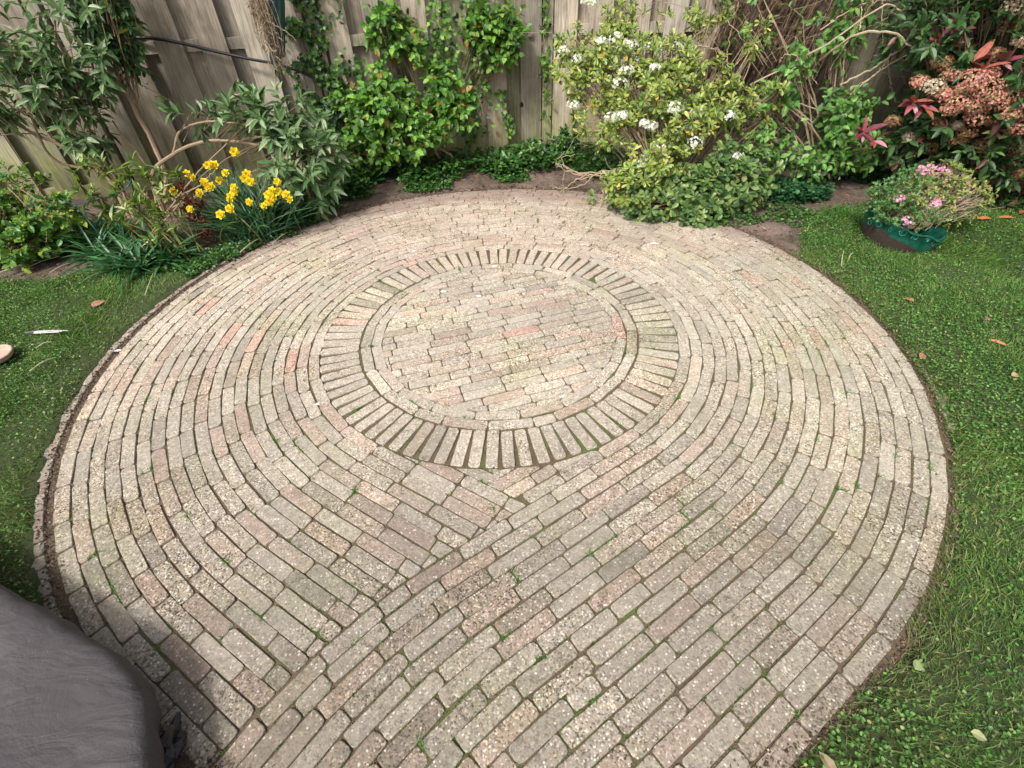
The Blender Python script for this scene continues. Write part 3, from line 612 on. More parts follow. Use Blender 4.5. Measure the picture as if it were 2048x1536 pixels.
# yellow-green bush far left
def c_yel(n): return mixcol(n, (4, (.065, .19, .025)), (3, (.14, .27, .03)), (1.5, (.30, .36, .035)), (1, (.035, .10, .02)))
bush('young_shrub', 'low yellow-green leafy shrub at the left edge of the bed', 'shrub', (-3.505, 1.210, 0.000), [(*(-3.323, 1.350, 0.357), .38, .2, .14, 150), (*(-3.241, 1.200, 0.220), .36, .2, .16, 210), (*(-3.295, 1.000, 0.134), .30, .16, .07, 150), (*(-3.892, 1.200, 0.316), .5, .3, .25, 140)], OVATE, .05, .032, 7, .08, 65, c_yel, M_leaf, gap=-1.1, nb=12, bcol=(.3, .2, .1))
for lb_, grp_ in (('bare pale twigs arching over the yellow-green shrub', [[(-3.164, 1.144, 0.000), (-3.080, 1.100, 0.150), (-3.099, 1.100, 0.327), (-3.191, 1.150, 0.461)], [(-3.167, 1.160, 0.000), (-3.064, 1.200, 0.213), (-3.173, 1.250, 0.372), (-3.296, 1.300, 0.443)]]), ('short upright stump of a twig in the yellow-green shrub', [[(-3.468, 1.367, 0.000), (-3.238, 1.250, 0.234), (-3.195, 1.250, 0.339)]]), ('grey curling twigs under the tall grey-green shrub at the left', [[(-3.166, 1.700, 0.578), (-3.224, 1.700, 0.759), (-3.396, 1.700, 0.812)], [(-3.278, 1.700, 0.783), (-3.210, 1.700, 0.805), (-3.144, 1.700, 0.954)]])):
    g = Geo()
    for cps in grp_: tube(g, curve(cps, 16, .003), .0045, .0025, (.45, .34, .22), 5)
    tag(g.build('bare_twigs', M_bark, loc=grp_[0][0]), lb_, 'twigs')
# strap-leaved clump
def strap_clump(name, label, cat, centres, n, L, Wd, colf, mat, tm=STRAP, el=(25, 80), r=.05, group=None):
    root = thing(name, label, cat, tuple(centres[0]), group); g = Geo()
    for c in centres:
        a = rng.random(n) * 6.28; e = np.radians(rng.uniform(el[0], el[1], n)); D = np.stack([np.cos(a) * np.cos(e), np.sin(a) * np.cos(e), np.sin(e)], 1)
        P = np.array(c) + np.c_[D[:, :2] * rng.random((n, 1)) * r, np.zeros(n)]; put(g, tm, P, D, (0, 0, 1.), L * rng.uniform(.6, 1.2, n), Wd * rng.uniform(.8, 1.2, n), colf(n))
    g.build('foliage', mat, root); return root
def c_strap(n): return mixcol(n, (4, (.04, .13, .045)), (2, (.065, .18, .06)), (1, (.10, .23, .10)), (1, (.025, .075, .03)))
cs = [(-2.970, 1.147, 0.010), (-2.747, 0.982, 0.010), (-2.522, 0.826, 0.010), (-2.347, 0.779, 0.010), (-2.811, 1.192, 0.020), (-2.595, 1.060, 0.020), (-2.372, 0.933, 0.020), (-2.245, 0.872, 0.010), (-2.982, 1.326, 0.020), (-2.794, 1.331, 0.030), (-2.556, 1.229, 0.030), (-3.138, 1.339, 0.020), (-2.377, 1.079, 0.020), (-2.477, 0.906, 0.020), (-2.213, 0.956, 0.020)]
strap_clump('bluebell_clump', 'dense clump of arching dark green strap leaves on the left bed edge', 'plant clump', cs, 46, .21, .021, c_strap, M_leaf)
# leaning variegated plant
def c_var(n): return mixcol(n, (3, (.20, .29, .06)), (3, (.11, .20, .04)), (1.8, (.36, .43, .17)), (1, (.15, .14, .04)))
root = thing('hellebore', 'leaning plant with yellowish cut leaves on long bare stalks beside the strap-leaved clump', 'plant', (-2.095, 0.964, 0.000)); g = Geo(); st = Geo()
heads = [(-2.647, 1.150, 0.520), (-2.480, 1.120, 0.413), (-2.612, 1.100, 0.392), (-2.565, 1.080, 0.281), (-2.449, 1.000, 0.259), (-2.361, 1.120, 0.358), (-2.243, 1.150, 0.425), (-2.185, 1.100, 0.359), (-2.297, 1.050, 0.283), (-2.233, 1.050, 0.246), (-2.415, 1.200, 0.462), (-2.154, 1.200, 0.420), (-2.534, 1.200, 0.515), (-2.301, 1.200, 0.490), (-2.299, 1.000, 0.130), (-2.151, 1.050, 0.208), (-2.395, 1.050, 0.287)]
for h in heads:
    h = np.array(h); b0 = np.array((-2.095, 0.964, 0.000)) + rng.normal(0, [.05, .05, 0]); cc = curve([b0, b0 * .45 + h * .55 + [0, 0, .02], h], 12); tube(st, cc, .005, .003, (.22, .26, .08) if rng.random() < .7 else (.25, .12, .06), 5)
    Q = np.tile(h, (16, 1)) + rng.normal(0, .03, (16, 3)); sprigs(g, LANCE, Q[:4], np.tile(unit(cc[-1] - cc[-3])[None], (4, 1)) + rng.normal(0, .4, (4, 3)), .05, 8, .075, .02, 65, c_var, whorl=True)
g.build('foliage', M_leaf, root); st.build('stems', M_leaf, root)
# reddish dead flower stalks
def c_red(n): return mixcol(n, (2, (.13, .035, .02)), (2, (.07, .022, .015)), (1, (.2, .08, .035)))
lab = ['brown dead seed stalk leaning left of the daffodils, tallest of the four', 'brown dead seed stalk with two heads left of the daffodils', 'short rust-brown seed stalk beside the daffodil leaves', 'lowest rust-brown seed stalk near the brick edge']
for lb_, b0, tops in ((lab[0], (-2.083, 1.095, 0.000), [(-2.096, 1.200, 0.401), (-2.068, 1.150, 0.318)]), (lab[1], (-2.089, 1.142, 0.000), [(-2.111, 1.150, 0.268), (-2.087, 1.120, 0.210)]), (lab[2], (-2.055, 1.170, 0.000), [(-2.036, 1.200, 0.272), (-2.062, 1.180, 0.211), (-2.023, 1.150, 0.176)]), (lab[3], (-2.035, 1.184, 0.000), [(-2.021, 1.100, 0.115), (-1.984, 1.100, 0.136), (-2.056, 1.100, 0.091)])):
    root = thing('dead_flower_stalk', lb_, 'dead plant stalk', b0, 'rust-brown dead stalks beside the daffodils'); g = Geo(); st = Geo(); b0 = np.array(b0)
    for h in tops:
        h = np.array(h); tube(st, curve([b0, (b0 + h) / 2 + rng.normal(0, .01, 3), h], 10), .004, .003, (.16, .07, .035), 5)
        put(g, LANCE, np.tile(h, (26, 1)) + rng.normal(0, .012, (26, 3)), rdir(26) + [0, 0, .7], rdir(26), .045, .012, c_red(26))
    g.build('seed_head', M_straw, root); st.build('stem', M_bark, root)
# daffodils
root = thing('daffodil_clump', 'clump of double yellow daffodils with a fan of narrow leaves on the left bed', 'daffodils', (-1.737, 1.239, 0.000)); g = Geo()
bc = np.array((-1.762, 1.257, 0.000)); n = 620; u = rng.random(n); a = rng.uniform(0, 2 * PI, n); e = np.radians(rng.uniform(38, 84, n)); D = np.stack([np.cos(a) * np.cos(e) - .12, np.sin(a) * np.cos(e) * .7 + .15, np.sin(e)], 1); P = bc + np.c_[rng.normal(0, .09, n), rng.normal(.06, .07, n), np.zeros(n)]
put(g, STRAP, P, D, (0, -.2, 1.), rng.uniform(.26, .50, n), .012, mixcol(n, (4, (.022, .085, .03)), (3, (.04, .12, .045)), (1, (.08, .17, .07)), (.4, (.2, .2, .08))))
g.build('foliage', M_leaf, root); st = Geo()
fl = [(-1.963, 1.420, 0.476), (-1.980, 1.400, 0.473), (-2.028, 1.350, 0.384), (-1.980, 1.330, 0.355), (-2.116, 1.350, 0.441), (-2.088, 1.350, 0.414), (-1.951, 1.420, 0.363), (-2.030, 1.250, 0.343), (-1.827, 1.250, 0.311), (-1.800, 1.260, 0.337), (-1.793, 1.270, 0.364), (-1.796, 1.150, 0.266), (-1.711, 1.350, 0.423), (-1.726, 1.330, 0.400), (-1.691, 1.320, 0.382), (-1.881, 1.400, 0.419), (-1.701, 1.220, 0.279), (-1.815, 1.500, 0.525), (-2.165, 1.200, 0.377), (-2.063, 1.120, 0.286), (-1.522, 1.350, 0.362), (-1.558, 1.300, 0.319), (-1.586, 1.280, 0.300), (-1.543, 1.270, 0.285), (-1.574, 1.250, 0.266), (-1.515, 1.300, 0.314), (-1.470, 1.300, 0.292), (-1.445, 1.280, 0.263), (-1.602, 1.200, 0.256), (-1.876, 1.120, 0.240), (-1.947, 1.430, 0.465), (-2.005, 1.330, 0.346), (-1.832, 1.230, 0.298), (-1.812, 1.140, 0.268), (-2.013, 1.340, 0.377)]
for q, h in enumerate(fl):
    h = np.array(h); b0 = bc + [rng.normal(0, .08), rng.normal(.05, .05), 0]; tube(st, curve([b0, (b0 + h) / 2 + [0, 0, .05], h - [0, -.01, .01]], 10), .003, .0022, (.06, .14, .04), 5)
    g = Geo(); ax = unit(np.array([rng.normal(0, .35), -.85, rng.uniform(.1, .9)])); X = unit(np.cross(ax, [0, .3, 1.])); Yv = np.cross(ax, X); sz = rng.uniform(.026, .036)
    for ring, (nn_, ln, tilt_, colr) in enumerate(((6, 1.0, .1, (.84, .68, .02)), (6, .8, .6, (.86, .66, .015)), (7, .55, 1.4, (.82, .42, .01) if q % 3 == 0 else (.86, .62, .015)))):
        aa = np.arange(nn_) * 2 * PI / nn_ + ring * .5 + rng.random(); D = np.cos(aa)[:, None] * X + np.sin(aa)[:, None] * Yv + ax * tilt_; put(g, PETAL, np.tile(h, (nn_, 1)) + ax * .004 * ring, D, ax, sz * ln, sz * ln * .75, np.array(colr) * rng.uniform(.9, 1.1, (nn_, 1)))
    g.build('flower', M_petal, root)
st.build('stems', M_leaf, root)
# green plant-support hoop
M_green = plain('green_plastic', (.005, .05, .05), (.01, .09, .08), .35, 50, .0005)
g = Geo(); tube(g, curve([(-2.930, 1.200, 0.355), (-2.825, 1.150, 0.337), (-2.637, 1.120, 0.369), (-2.449, 1.100, 0.419), (-2.376, 1.150, 0.472), (-2.494, 1.300, 0.479)], 40), .0035, .0035, (.1, .2, .2), 6); tube(g, [(-2.825, 1.150, 0.337), (-2.659, 1.000, 0.181), (-2.683, 1.033, -0.020)], .0035, .0035, (.1, .2, .2), 6); tube(g, [(-2.376, 1.150, 0.472), (-2.818, 1.663, 0.000)], .0035, .0035, (.1, .2, .2), 6)
tag(g.build('plant_support', M_green, smooth=True, loc=(-2.649, 0.993, 0.000)), 'thin blue-green wire hoop on a stake over the strap-leaved clump', 'plant support')
# ivy on the fence
def ivy_on(name, label, strands, colf, L=.045, mat=M_gloss, off=.055, grp='ivy climbing the fence', stem=True, dens=1.0):
    p0 = strands[0][0][0]; root = thing(name, label, 'ivy', (p0[0], float(fence_y(p0[0])) - .05, 0), grp); g = Geo(); st = Geo()
    for pts, wd, n in strands:
        pts = np.array(pts, float); cc = curve(pts, 40); n = int(n * dens); k = rng.integers(0, len(cc), n); Q = cc[k].copy(); Q[:, 0] += rng.normal(0, wd * .45, n); Q[:, 2] += rng.normal(0, wd * .3, n); Q[:, 1] = fence_y(Q[:, 0]) - off - rng.random(n) ** 1.5 * .09
        kp_ = (lump(Q, 22) > -1.3) & (Q[:, 2] > .0); Q = Q[kp_]; n = len(Q)
        D = np.c_[rng.normal(0, .6, n), rng.normal(-.25, .3, n), rng.normal(-.75, .5, n)]; Nn = np.c_[rng.normal(0, .35, n), -np.ones(n), rng.uniform(.1, 1.0, n)]
        put(g, IVY, Q, D, Nn, L * rng.uniform(.55, 1.25, n), L * rng.uniform(.6, 1.2, n), colf(n))
        if stem:
            for _ in range(2): c2 = cc.copy(); c2[:, 0] += rng.normal(0, wd * .2); c2[:, 1] = fence_y(c2[:, 0]) - off + .005; tube(st, c2[::2] + rng.normal(0, .006, c2[::2].shape), .005, .003, (.22, .15, .1), 5)
    g.build('foliage', mat, root); st.build('stems', M_bark, root); return root
def c_ivy(n): return mixcol(n, (4, (.035, .095, .022)), (3, (.07, .16, .03)), (2, (.13, .26, .045)), (1.5, (.018, .05, .015)))
def c_ivyl(n): return mixcol(n, (2, (.05, .13, .025)), (4, (.12, .26, .04)), (2, (.20, .36, .06)), (1, (.02, .06, .015)))
ivy_on('ivy', 'broad ivy curtain on the fence right of the green cloth', [([(-1.316, 2.500, 1.451), (-1.423, 2.500, 1.098), (-1.431, 2.500, 0.833), (-1.432, 2.500, 0.543), (-1.333, 2.500, 0.262)], .24, 1250), ([(-1.413, 2.500, 1.398), (-1.480, 2.500, 1.162), (-1.500, 2.500, 0.938)], .09, 260), ([(-1.187, 2.550, 0.886), (-1.190, 2.550, 0.710), (-1.209, 2.550, 0.366)], .12, 240), ([(-1.411, 2.500, 0.763), (-1.517, 2.500, 0.390), (-1.510, 2.500, 0.098)], .2, 420)], c_ivy)
ivy_on('ivy', 'ivy column on the fence boards behind and above the climbing rose', [([(-0.337, 2.800, 1.411), (-0.419, 2.800, 1.132), (-0.411, 2.800, 0.964), (-0.372, 2.800, 0.748), (-0.375, 2.800, 0.518)], .15, 420), ([(0.030, 2.850, 1.398), (-0.086, 2.850, 1.150), (-0.140, 2.850, 0.984), (-0.113, 2.850, 0.768), (-0.110, 2.850, 0.498), (-0.251, 2.850, 0.166)], .15, 420)], c_ivyl)
ivy_on('ivy', 'thin strand of ivy down the seam right of the narrow pale post', [([(0.443, 2.870, 1.324), (0.456, 2.870, 1.066), (0.442, 2.870, 0.857), (0.472, 2.870, 0.671), (0.459, 2.870, 0.351)], .045, 150)], c_ivyl, .042)
ivy_on('ivy', 'dark ivy strand on the fence right of the white flower heads', [([(1.840, 2.850, 1.284), (1.939, 2.850, 1.056), (1.975, 2.850, 0.883), (2.021, 2.850, 0.737)], .10, 200)], c_ivy)
ivy_on('ivy', 'small ivy sprigs low on the boards left of the wide pale board', [([(0.074, 2.870, 0.567), (0.126, 2.870, 0.363), (0.131, 2.870, 0.234)], .06, 60)], c_ivyl, .045)
# climbing rose
def c_rose(n): return mixcol(n, (4, (.07, .18, .025)), (3, (.12, .26, .035)), (2, (.20, .36, .06)), (1.4, (.03, .085, .018)), (.35, (.30, .17, .04)))
R_blobs = [(*(-0.750, 2.550, 1.071), .16, .09, .16, 62), (*(-0.891, 2.500, 1.190), .14, .08, .10, 40), (*(-0.672, 2.500, 0.911), .14, .09, .12, 50), (*(-0.752, 2.480, 0.780), .22, .12, .10, 84), (*(-0.479, 2.500, 0.714), .18, .12, .10, 62), (*(-0.330, 2.450, 0.536), .16, .12, .12, 62), (*(-0.546, 2.400, 0.461), .26, .14, .12, 105), (*(-0.965, 2.350, 0.525), .28, .16, .14, 128), (*(-0.847, 2.300, 0.342), .30, .16, .12, 90), (*(-1.144, 2.300, 0.333), .20, .12, .10, 50), (*(0.071, 2.720, 1.026), .20, .09, .12, 70), (*(0.004, 2.700, 0.912), .20, .09, .09, 60), (*(-0.108, 2.720, 1.082), .10, .07, .14, 30), (*(-1.177, 2.400, 0.632), .10, .08, .08, 22)]
root, P = bush('climbing_rose', 'climbing rose with glossy oval leaves trained up the middle of the fence', 'climbing rose', (-0.628, 2.591, 0.000), R_blobs, OVATE, .064, .046, 5, .10, 62, c_rose, M_gloss, gap=-1.25, f=13, nb=0, bcol=(.16, .14, .06), face=(0, -.8, .2), droop=.2, shell=.2, lj=.25)
g = Geo()
for cps, r in (([(-0.480, 2.616, 0.000), (-0.535, 2.400, 0.222), (-0.594, 2.450, 0.450), (-0.613, 2.500, 0.591), (-0.742, 2.600, 0.933), (-0.892, 2.650, 1.224)], .012), ([(-0.536, 2.608, 0.000), (-0.391, 2.420, 0.148), (-0.541, 2.420, 0.257), (-0.683, 2.400, 0.388)], .010), ([(-0.210, 2.700, 0.312), (-0.101, 2.680, 0.376), (-0.127, 2.720, 0.527), (-0.036, 2.760, 0.744), (0.071, 2.750, 1.023)], .007), ([(-0.678, 2.624, 0.000), (-0.915, 2.350, 0.250), (-1.084, 2.350, 0.454)], .01)):
    tube(g, curve(cps, 30, .003), r, r * .5, (.36, .26, .17), 6)
g.build('canes', M_bark, root)
g = Geo(); tube(g, curve([(-0.534, 2.400, 0.295), (-0.417, 2.400, 0.295), (-0.285, 2.450, 0.353)], 14), .003, .003, (.02, .08, .08), 5); tube(g, [(-0.268, 2.500, 0.327), (-0.287, 2.462, 0.000)], .0045, .0045, (.03, .04, .04), 6); tag(g.build('plant_support', M_green, loc=(-0.287, 2.462, 0.000)), 'thin dark stake and green tie at the foot of the climbing rose', 'plant support')
# choisya
M_choi = leaf_mat('leaf_yellow_edged', .42, .3, (1.1, 1.15, 1.0), .2, edge=(.40, .43, .12))
def c_choi(n): return mixcol(n, (4, (.17, .26, .045)), (3, (.28, .36, .075)), (2.2, (.07, .15, .03)), (1.5, (.46, .48, .14)), (.5, (.55, .37, .05)), (1, (.025, .06, .018)))
def c_choid(n): return mixcol(n, (4, (.085, .165, .045)), (3, (.15, .24, .065)), (2, (.045, .09, .03)), (1.6, (.25, .32, .10)))
CB = [(*(0.959, 2.300, 1.108), .09, .09, .16, 49), (*(0.915, 2.150, 0.928), .22, .15, .12, 89), (*(0.623, 2.200, 0.962), .12, .10, .10, 31), (*(0.582, 2.100, 0.804), .11, .12, .10, 34), (*(0.767, 2.050, 0.742), .17, .15, .12, 72), (*(1.240, 2.100, 0.910), .22, .15, .09, 89), (*(1.164, 1.950, 0.700), .34, .22, .15, 217), (*(1.538, 2.000, 0.759), .22, .2, .14, 107), (*(1.694, 1.900, 0.593), .20, .18, .12, 95), (*(1.383, 1.800, 0.510), .32, .25, .14, 217), (*(1.055, 1.800, 0.452), .24, .22, .12, 113), (*(1.155, 1.650, 0.316), .30, .24, .12, 203), (*(0.732, 1.950, 0.529), .10, .1, .10, 20), (*(1.029, 1.500, 0.191), .20, .18, .09, 104), (*(1.976, 2.200, 0.981), .07, .06, .10, 31), (*(1.650, 2.400, 1.137), .12, .08, .12, 34), (*(2.066, 2.000, 0.609), .12, .1, .10, 17), (*(1.995, 1.900, 0.463), .09, .09, .07, 14), (*(1.154, 2.300, 1.041), .18, .1, .1, 17)]
root, P = bush('mexican_orange_blossom', 'large yellow-green bush with white flower heads leaning on the fence', 'flowering bush', (1.341, 1.718, 0.000), CB, OBOV, .047, .018, 8, .06, 58, c_choi, M_choi, gap=-1.35, f=11, whorl=True, nb=30, bcol=(.34, .27, .17), face=(0, -.5, .4), shell=.25, r0=.007)
g = Geo()
for cps, r in (([(1.217, 2.300, 0.881), (1.615, 2.500, 1.099), (1.263, 2.550, 1.197)], .005), ([(0.961, 2.200, 0.935), (0.774, 2.300, 1.113), (0.706, 2.400, 1.225)], .004), ([(1.012, 2.300, 0.983), (0.897, 2.400, 1.160), (0.925, 2.400, 1.248)], .004), ([(1.191, 2.100, 0.752), (1.444, 2.200, 0.951), (1.668, 2.300, 1.086), (1.793, 2.300, 1.171)], .004), ([(1.519, 2.200, 0.949), (1.761, 2.200, 0.878), (1.790, 2.100, 0.631)], .005), ([(1.362, 2.250, 0.963), (1.553, 2.250, 0.948), (1.719, 2.200, 0.896)], .005), ([(1.790, 2.100, 0.631), (1.976, 2.100, 0.659), (2.138, 2.000, 0.503), (2.165, 1.950, 0.390)], .005), ([(1.942, 2.200, 0.904), (1.743, 2.300, 1.084), (1.582, 2.400, 1.109)], .004), ([(1.734, 2.100, 0.701), (1.804, 2.300, 1.021)], .004), ([(0.735, 1.900, 0.400), (0.665, 2.000, 0.483), (0.677, 2.000, 0.588)], .005), ([(1.104, 1.900, 0.528), (0.725, 1.900, 0.524), (0.545, 1.900, 0.296)], .003)):
    tube(g, curve(cps, 24, .006), r, r * .55, (.45, .36, .26), 5)
for _ in range(70):
    b0 = P[rng.integers(len(P))]; e = b0 + np.array([rng.normal(0, .16), rng.normal(-.03, .05), rng.normal(.02, .14)]); tube(g, curve([b0, (b0 + e) / 2 + rng.normal(0, .03, 3), e], 9, .003), .0024, .0012, (.45, .37, .26), 4)
g.build('bare_twig', M_bark, root)
WF = [(0.788, 2.050, 1.016), (0.940, 2.050, 0.967), (0.948, 2.050, 0.896), (1.045, 2.050, 0.883), (1.181, 2.050, 0.860), (1.260, 1.850, 0.765), (0.561, 1.680, 0.701), (0.518, 2.050, 0.968), (0.622, 2.050, 0.916), (1.329, 2.050, 0.972), (1.225, 2.050, 0.967), (1.131, 2.050, 0.967), (1.433, 2.050, 0.883), (0.878, 2.050, 0.870), (0.947, 1.850, 0.858), (0.913, 1.850, 0.782), (0.841, 1.680, 0.612), (0.911, 1.680, 0.619), (1.080, 1.680, 0.564), (1.123, 1.680, 0.543), (1.288, 1.680, 0.661), (1.442, 1.680, 0.620), (1.535, 1.680, 0.559), (1.681, 1.680, 0.593), (1.413, 1.500, 0.473), (1.096, 1.500, 0.380), (1.055, 1.500, 0.340), (1.203, 1.500, 0.366), (1.168, 1.500, 0.445), (0.667, 2.050, 1.253), (0.716, 2.050, 1.243), (0.890, 2.050, 1.031), (1.735, 1.500, 0.367), (1.012, 2.050, 0.991), (1.275, 1.680, 0.636), (1.364, 2.050, 0.956), (1.235, 1.850, 0.747), (1.149, 1.850, 0.873)]
def flower_head(parent, c, R_, n, mat, tm, sz, colf, name='flower_head', ax=(0, -.6, .7), flat=.6):
    g = Geo(); ax = unit(np.array(ax, float)); u = rdir(n); u = np.where((u @ ax)[:, None] < -.1, -u, u); Q = np.array(c) + u * R_ * np.array([1, 1, flat]) * rng.uniform(.75, 1.05, (n, 1))
    put(g, tm, Q, np.cross(u, rdir(n)), u + rng.normal(0, .25, (n, 3)), sz, sz, colf(n)); return g.build(name, mat, parent)
def c_white(n): return mixcol(n, (6, (.82, .82, .78)), (1, (.62, .66, .50)), jit=.05)
for h in WF: flower_head(root, h, rng.uniform(.040, .062), 38, M_petal, DISC5, .028, c_white)
bush('mexican_orange_blossom', 'lower darker green bush at the foot of the white-flowering bush, spilling over the bricks', 'shrub', (1.540, 1.454, 0.000), [(*(1.513, 1.450, 0.117), .28, .2, .13, 150), (*(1.742, 1.500, 0.164), .24, .2, .15, 130), (*(1.909, 1.600, 0.233), .14, .15, .12, 50), (*(1.169, 1.400, 0.094), .22, .14, .07, 80), (*(1.413, 1.300, 0.032), .2, .1, .05, 50), (*(0.838, 1.620, 0.057), .06, .05, .04, 8), (*(0.975, 1.500, 0.022), .08, .06, .05, 16), (*(1.635, 1.600, 0.279), .2, .16, .12, 60)], OBOV, .055, .027, 7, .06, 60, c_choid, M_leaf, gap=-1.5, f=11, whorl=True, nb=14, face=(0, -.5, .4))
# bare twigs left of it
g = Geo()
for cps in ([(1.085, 1.800, 0.233), (0.818, 1.800, 0.159), (0.584, 1.850, 0.197), (0.526, 1.900, 0.278), (0.624, 1.900, 0.301)], [(0.979, 1.800, 0.141), (0.699, 1.800, 0.163), (0.514, 1.878, 0.010)], [(0.932, 1.800, 0.201), (0.625, 1.850, 0.176), (0.476, 1.900, 0.242), (0.537, 1.900, 0.304)], [(0.679, 1.800, 0.164), (0.545, 1.850, 0.179), (0.543, 1.876, 0.010)], [(0.777, 1.800, 0.176), (0.664, 1.800, 0.086), (0.459, 1.961, 0.010)], [(1.106, 1.700, 0.210), (0.874, 1.700, 0.218), (0.614, 1.750, 0.153)], [(0.584, 1.850, 0.197), (0.523, 1.850, 0.237), (0.464, 1.850, 0.240)], [(0.816, 1.800, 0.186), (0.829, 1.700, 0.086), (0.785, 1.500, 0.010)]):
    tube(g, curve(cps, 22, .006), .0055, .0025, np.array([.52, .41, .28]) * rng.uniform(.8, 1.15), 5)
tag(g.build('bare_twigs', M_bark, loc=(0.762, 1.880, 0.000)), 'pale leafless twigs at the left foot of the white-flowering bush', 'twigs')
g = Geo(); tube(g, curve([(0.953, 1.391, 0.030), (1.254, 1.400, 0.034), (1.416, 1.400, 0.084)], 14, .004), .005, .002, (.5, .4, .27), 5); tag(g.build('bare_twigs', M_bark, loc=(0.953, 1.391, 0.030)), 'single bent twig lying low in front of the dark green bush', 'twigs')
# ------------------------------------------------------------------ ground cover along the foot of the fence
def low_cover(name, label, patches, tm, L, colf, mat, nl=5, h=.06, kind=None, cat='ground cover', grp=None, seedgap=None):
    """patches: (cx, cy, rx, ry, n, height)"""
    g = Geo(); tw = Geo()
    for cx, cy, rx, ry, n, hh in patches:
        a = rng.random(n) * 6.28; r = np.sqrt(rng.random(n)); x = cx + rx * r * np.cos(a); y = cy + ry * r * np.sin(a); P = np.c_[x, y, gz(x, y) + rng.random(n) * hh + .004]
        k = ~in_patio(x, y, -.07 + .04 * np.sin(14 * x)) & (y < fence_y(x) - .06)
        if seedgap is not None: k &= lump(P * [1, 1, 0], 9) > seedgap
        P = P[k]; n = len(P); D = np.c_[rng.normal(0, 1, (n, 2)), rng.uniform(-.1, .5, n)]; Nn = np.c_[rng.normal(0, .45, (n, 2)), np.ones(n)]
        put(g, tm, P, D, Nn, L * rng.uniform(.5, 1.3, n), L * rng.uniform(.6, 1.1, n), colf(n))
    o = g.build(name, mat, loc=(patches[0][0], patches[0][1], 0)); return o
def c_gc(n): return mixcol(n, (4, (.035, .11, .022)), (3, (.07, .17, .035)), (2, (.12, .25, .05)), (1.5, (.02, .06, .015)))
def c_gcd(n): return mixcol(n, (4, (.022, .085, .03)), (3, (.04, .13, .05)), (1, (.08, .19, .07)))
Z_ = [(-1.350, 2.089, 0.000), (-1.110, 2.179, 0.000), (-0.862, 2.273, 0.000), (-0.606, 2.369, 0.000), (-0.294, 2.424, 0.000), (0.023, 2.429, 0.000), (0.301, 2.530, 0.000), (0.535, 2.572, 0.000), (-1.439, 1.934, 0.000), (0.828, 2.342, 0.000), (1.142, 2.125, 0.000)]
pt = [(z[0], z[1] + .10, .24, .36, 900, .13) for z in Z_]
tag(low_cover('ivy_ground_cover', '', pt, IVY, .042, c_gc, M_gloss, seedgap=-1.4), 'mat of ivy and weeds covering the soil at the foot of the fence', 'ground cover', kind='stuff')
Z2 = [(-1.414, 1.679, 0.000), (-1.222, 1.892, 0.000), (-0.988, 1.976, 0.000), (-0.657, 2.021, 0.000), (-0.406, 2.074, 0.000), (-0.151, 2.117, 0.000), (0.108, 2.161, 0.000), (-1.542, 1.441, 0.000), (-1.643, 1.231, 0.000), (-1.820, 1.074, 0.000), (-1.939, 0.937, 0.000), (-2.052, 0.808, 0.000), (-2.124, 0.684, 0.000)]
pt = [(z[0], z[1] + .03, .18, .08, 480, .022) for z in Z2] + [(z[0], z[1] + .09, .16, .10, 260, .05) for z in Z2[:9]] + [((2.018, 1.319, 0.000)[0], (2.018, 1.319, 0.000)[1], .30, .16, 600, .02), ((1.756, 1.211, 0.000)[0], (1.756, 1.211, 0.000)[1], .20, .08, 260, .02), ((2.175, 1.174, 0.000)[0], (2.175, 1.174, 0.000)[1], .2, .12, 300, .015)]
tag(low_cover('weed_cover', '', pt, ROUND, .02, c_gc, M_leaf, seedgap=-.9), 'sparse small-leaved weeds on the soil between bricks and beds', 'ground cover', kind='stuff')
zc = (2.320, 1.623, 0.000); tag(low_cover('creeping_charlie', '', [(zc[0], zc[1], .27, .20, 1500, .09), (zc[0] - .12, zc[1] + .1, .2, .2, 500, .07)], ROUND, .032, c_gcd, M_leaf), 'low round-leaved blue-green ground cover right of the dark green bush', 'ground cover', kind='stuff')
zc = (3.058, 1.925, 0.000); tag(low_cover('creeping_charlie', '', [(zc[0], zc[1], .30, .2, 1300, .08)], ROUND, .03, c_gcd, M_leaf), 'dark round-leaved ground cover in the shade behind the pot', 'ground cover', kind='stuff')
def c_dock(n): return mixcol(n, (3, (.05, .17, .04)), (2, (.09, .24, .05)), (1, (.03, .10, .03)))
for lb_, c, n, L in (('broad-leaved green plant at the foot of the climbing rose, left side', (-1.139, 2.218, 0.000), 26, .14), ('broad-leaved green plant just right of the grey-leaved shrub foot', (-1.314, 2.120, 0.000), 22, .13), ('small leafy plant right of the thin stake by the fence', (-0.045, 2.528, 0.000), 18, .12), ('upright dock leaves in the ivy below the wide pale board', (0.069, 2.424, 0.000), 14, .13)):
    strap_clump('broad_leaved_weed', lb_, 'weed', [(c[0], c[1], .02)], n + 10, L * 1.2, .075, c_dock, M_leaf, tm=OVATE, el=(15, 75), r=.08, group='broad-leaved weeds under the fence')
bush('bramble', 'low leafy seedlings at the foot of the fence right of the wide pale board', 'plant', (0.503, 2.743, 0.000), [(*(0.579, 2.600, 0.165), .14, .08, .09, 40), (*(0.300, 2.500, 0.119), .18, .1, .06, 50), (*(0.668, 2.600, 0.204), .08, .06, .05, 20)], OVATE, .05, .032, 5, .06, 65, c_gc, M_leaf, nb=6)
for lb_, c in (('small rosette weed on the soil in front of the daffodils', (-1.900, 1.142, 0.000)), ('second rosette weed beside the daffodil leaves', (-1.810, 1.189, 0.000))):
    strap_clump('rosette_weed', lb_, 'weed', [(c[0], c[1], .01)], 16, .085, .022, c_strap, M_leaf, el=(10, 60), r=.02, group='rosette weeds by the daffodils')
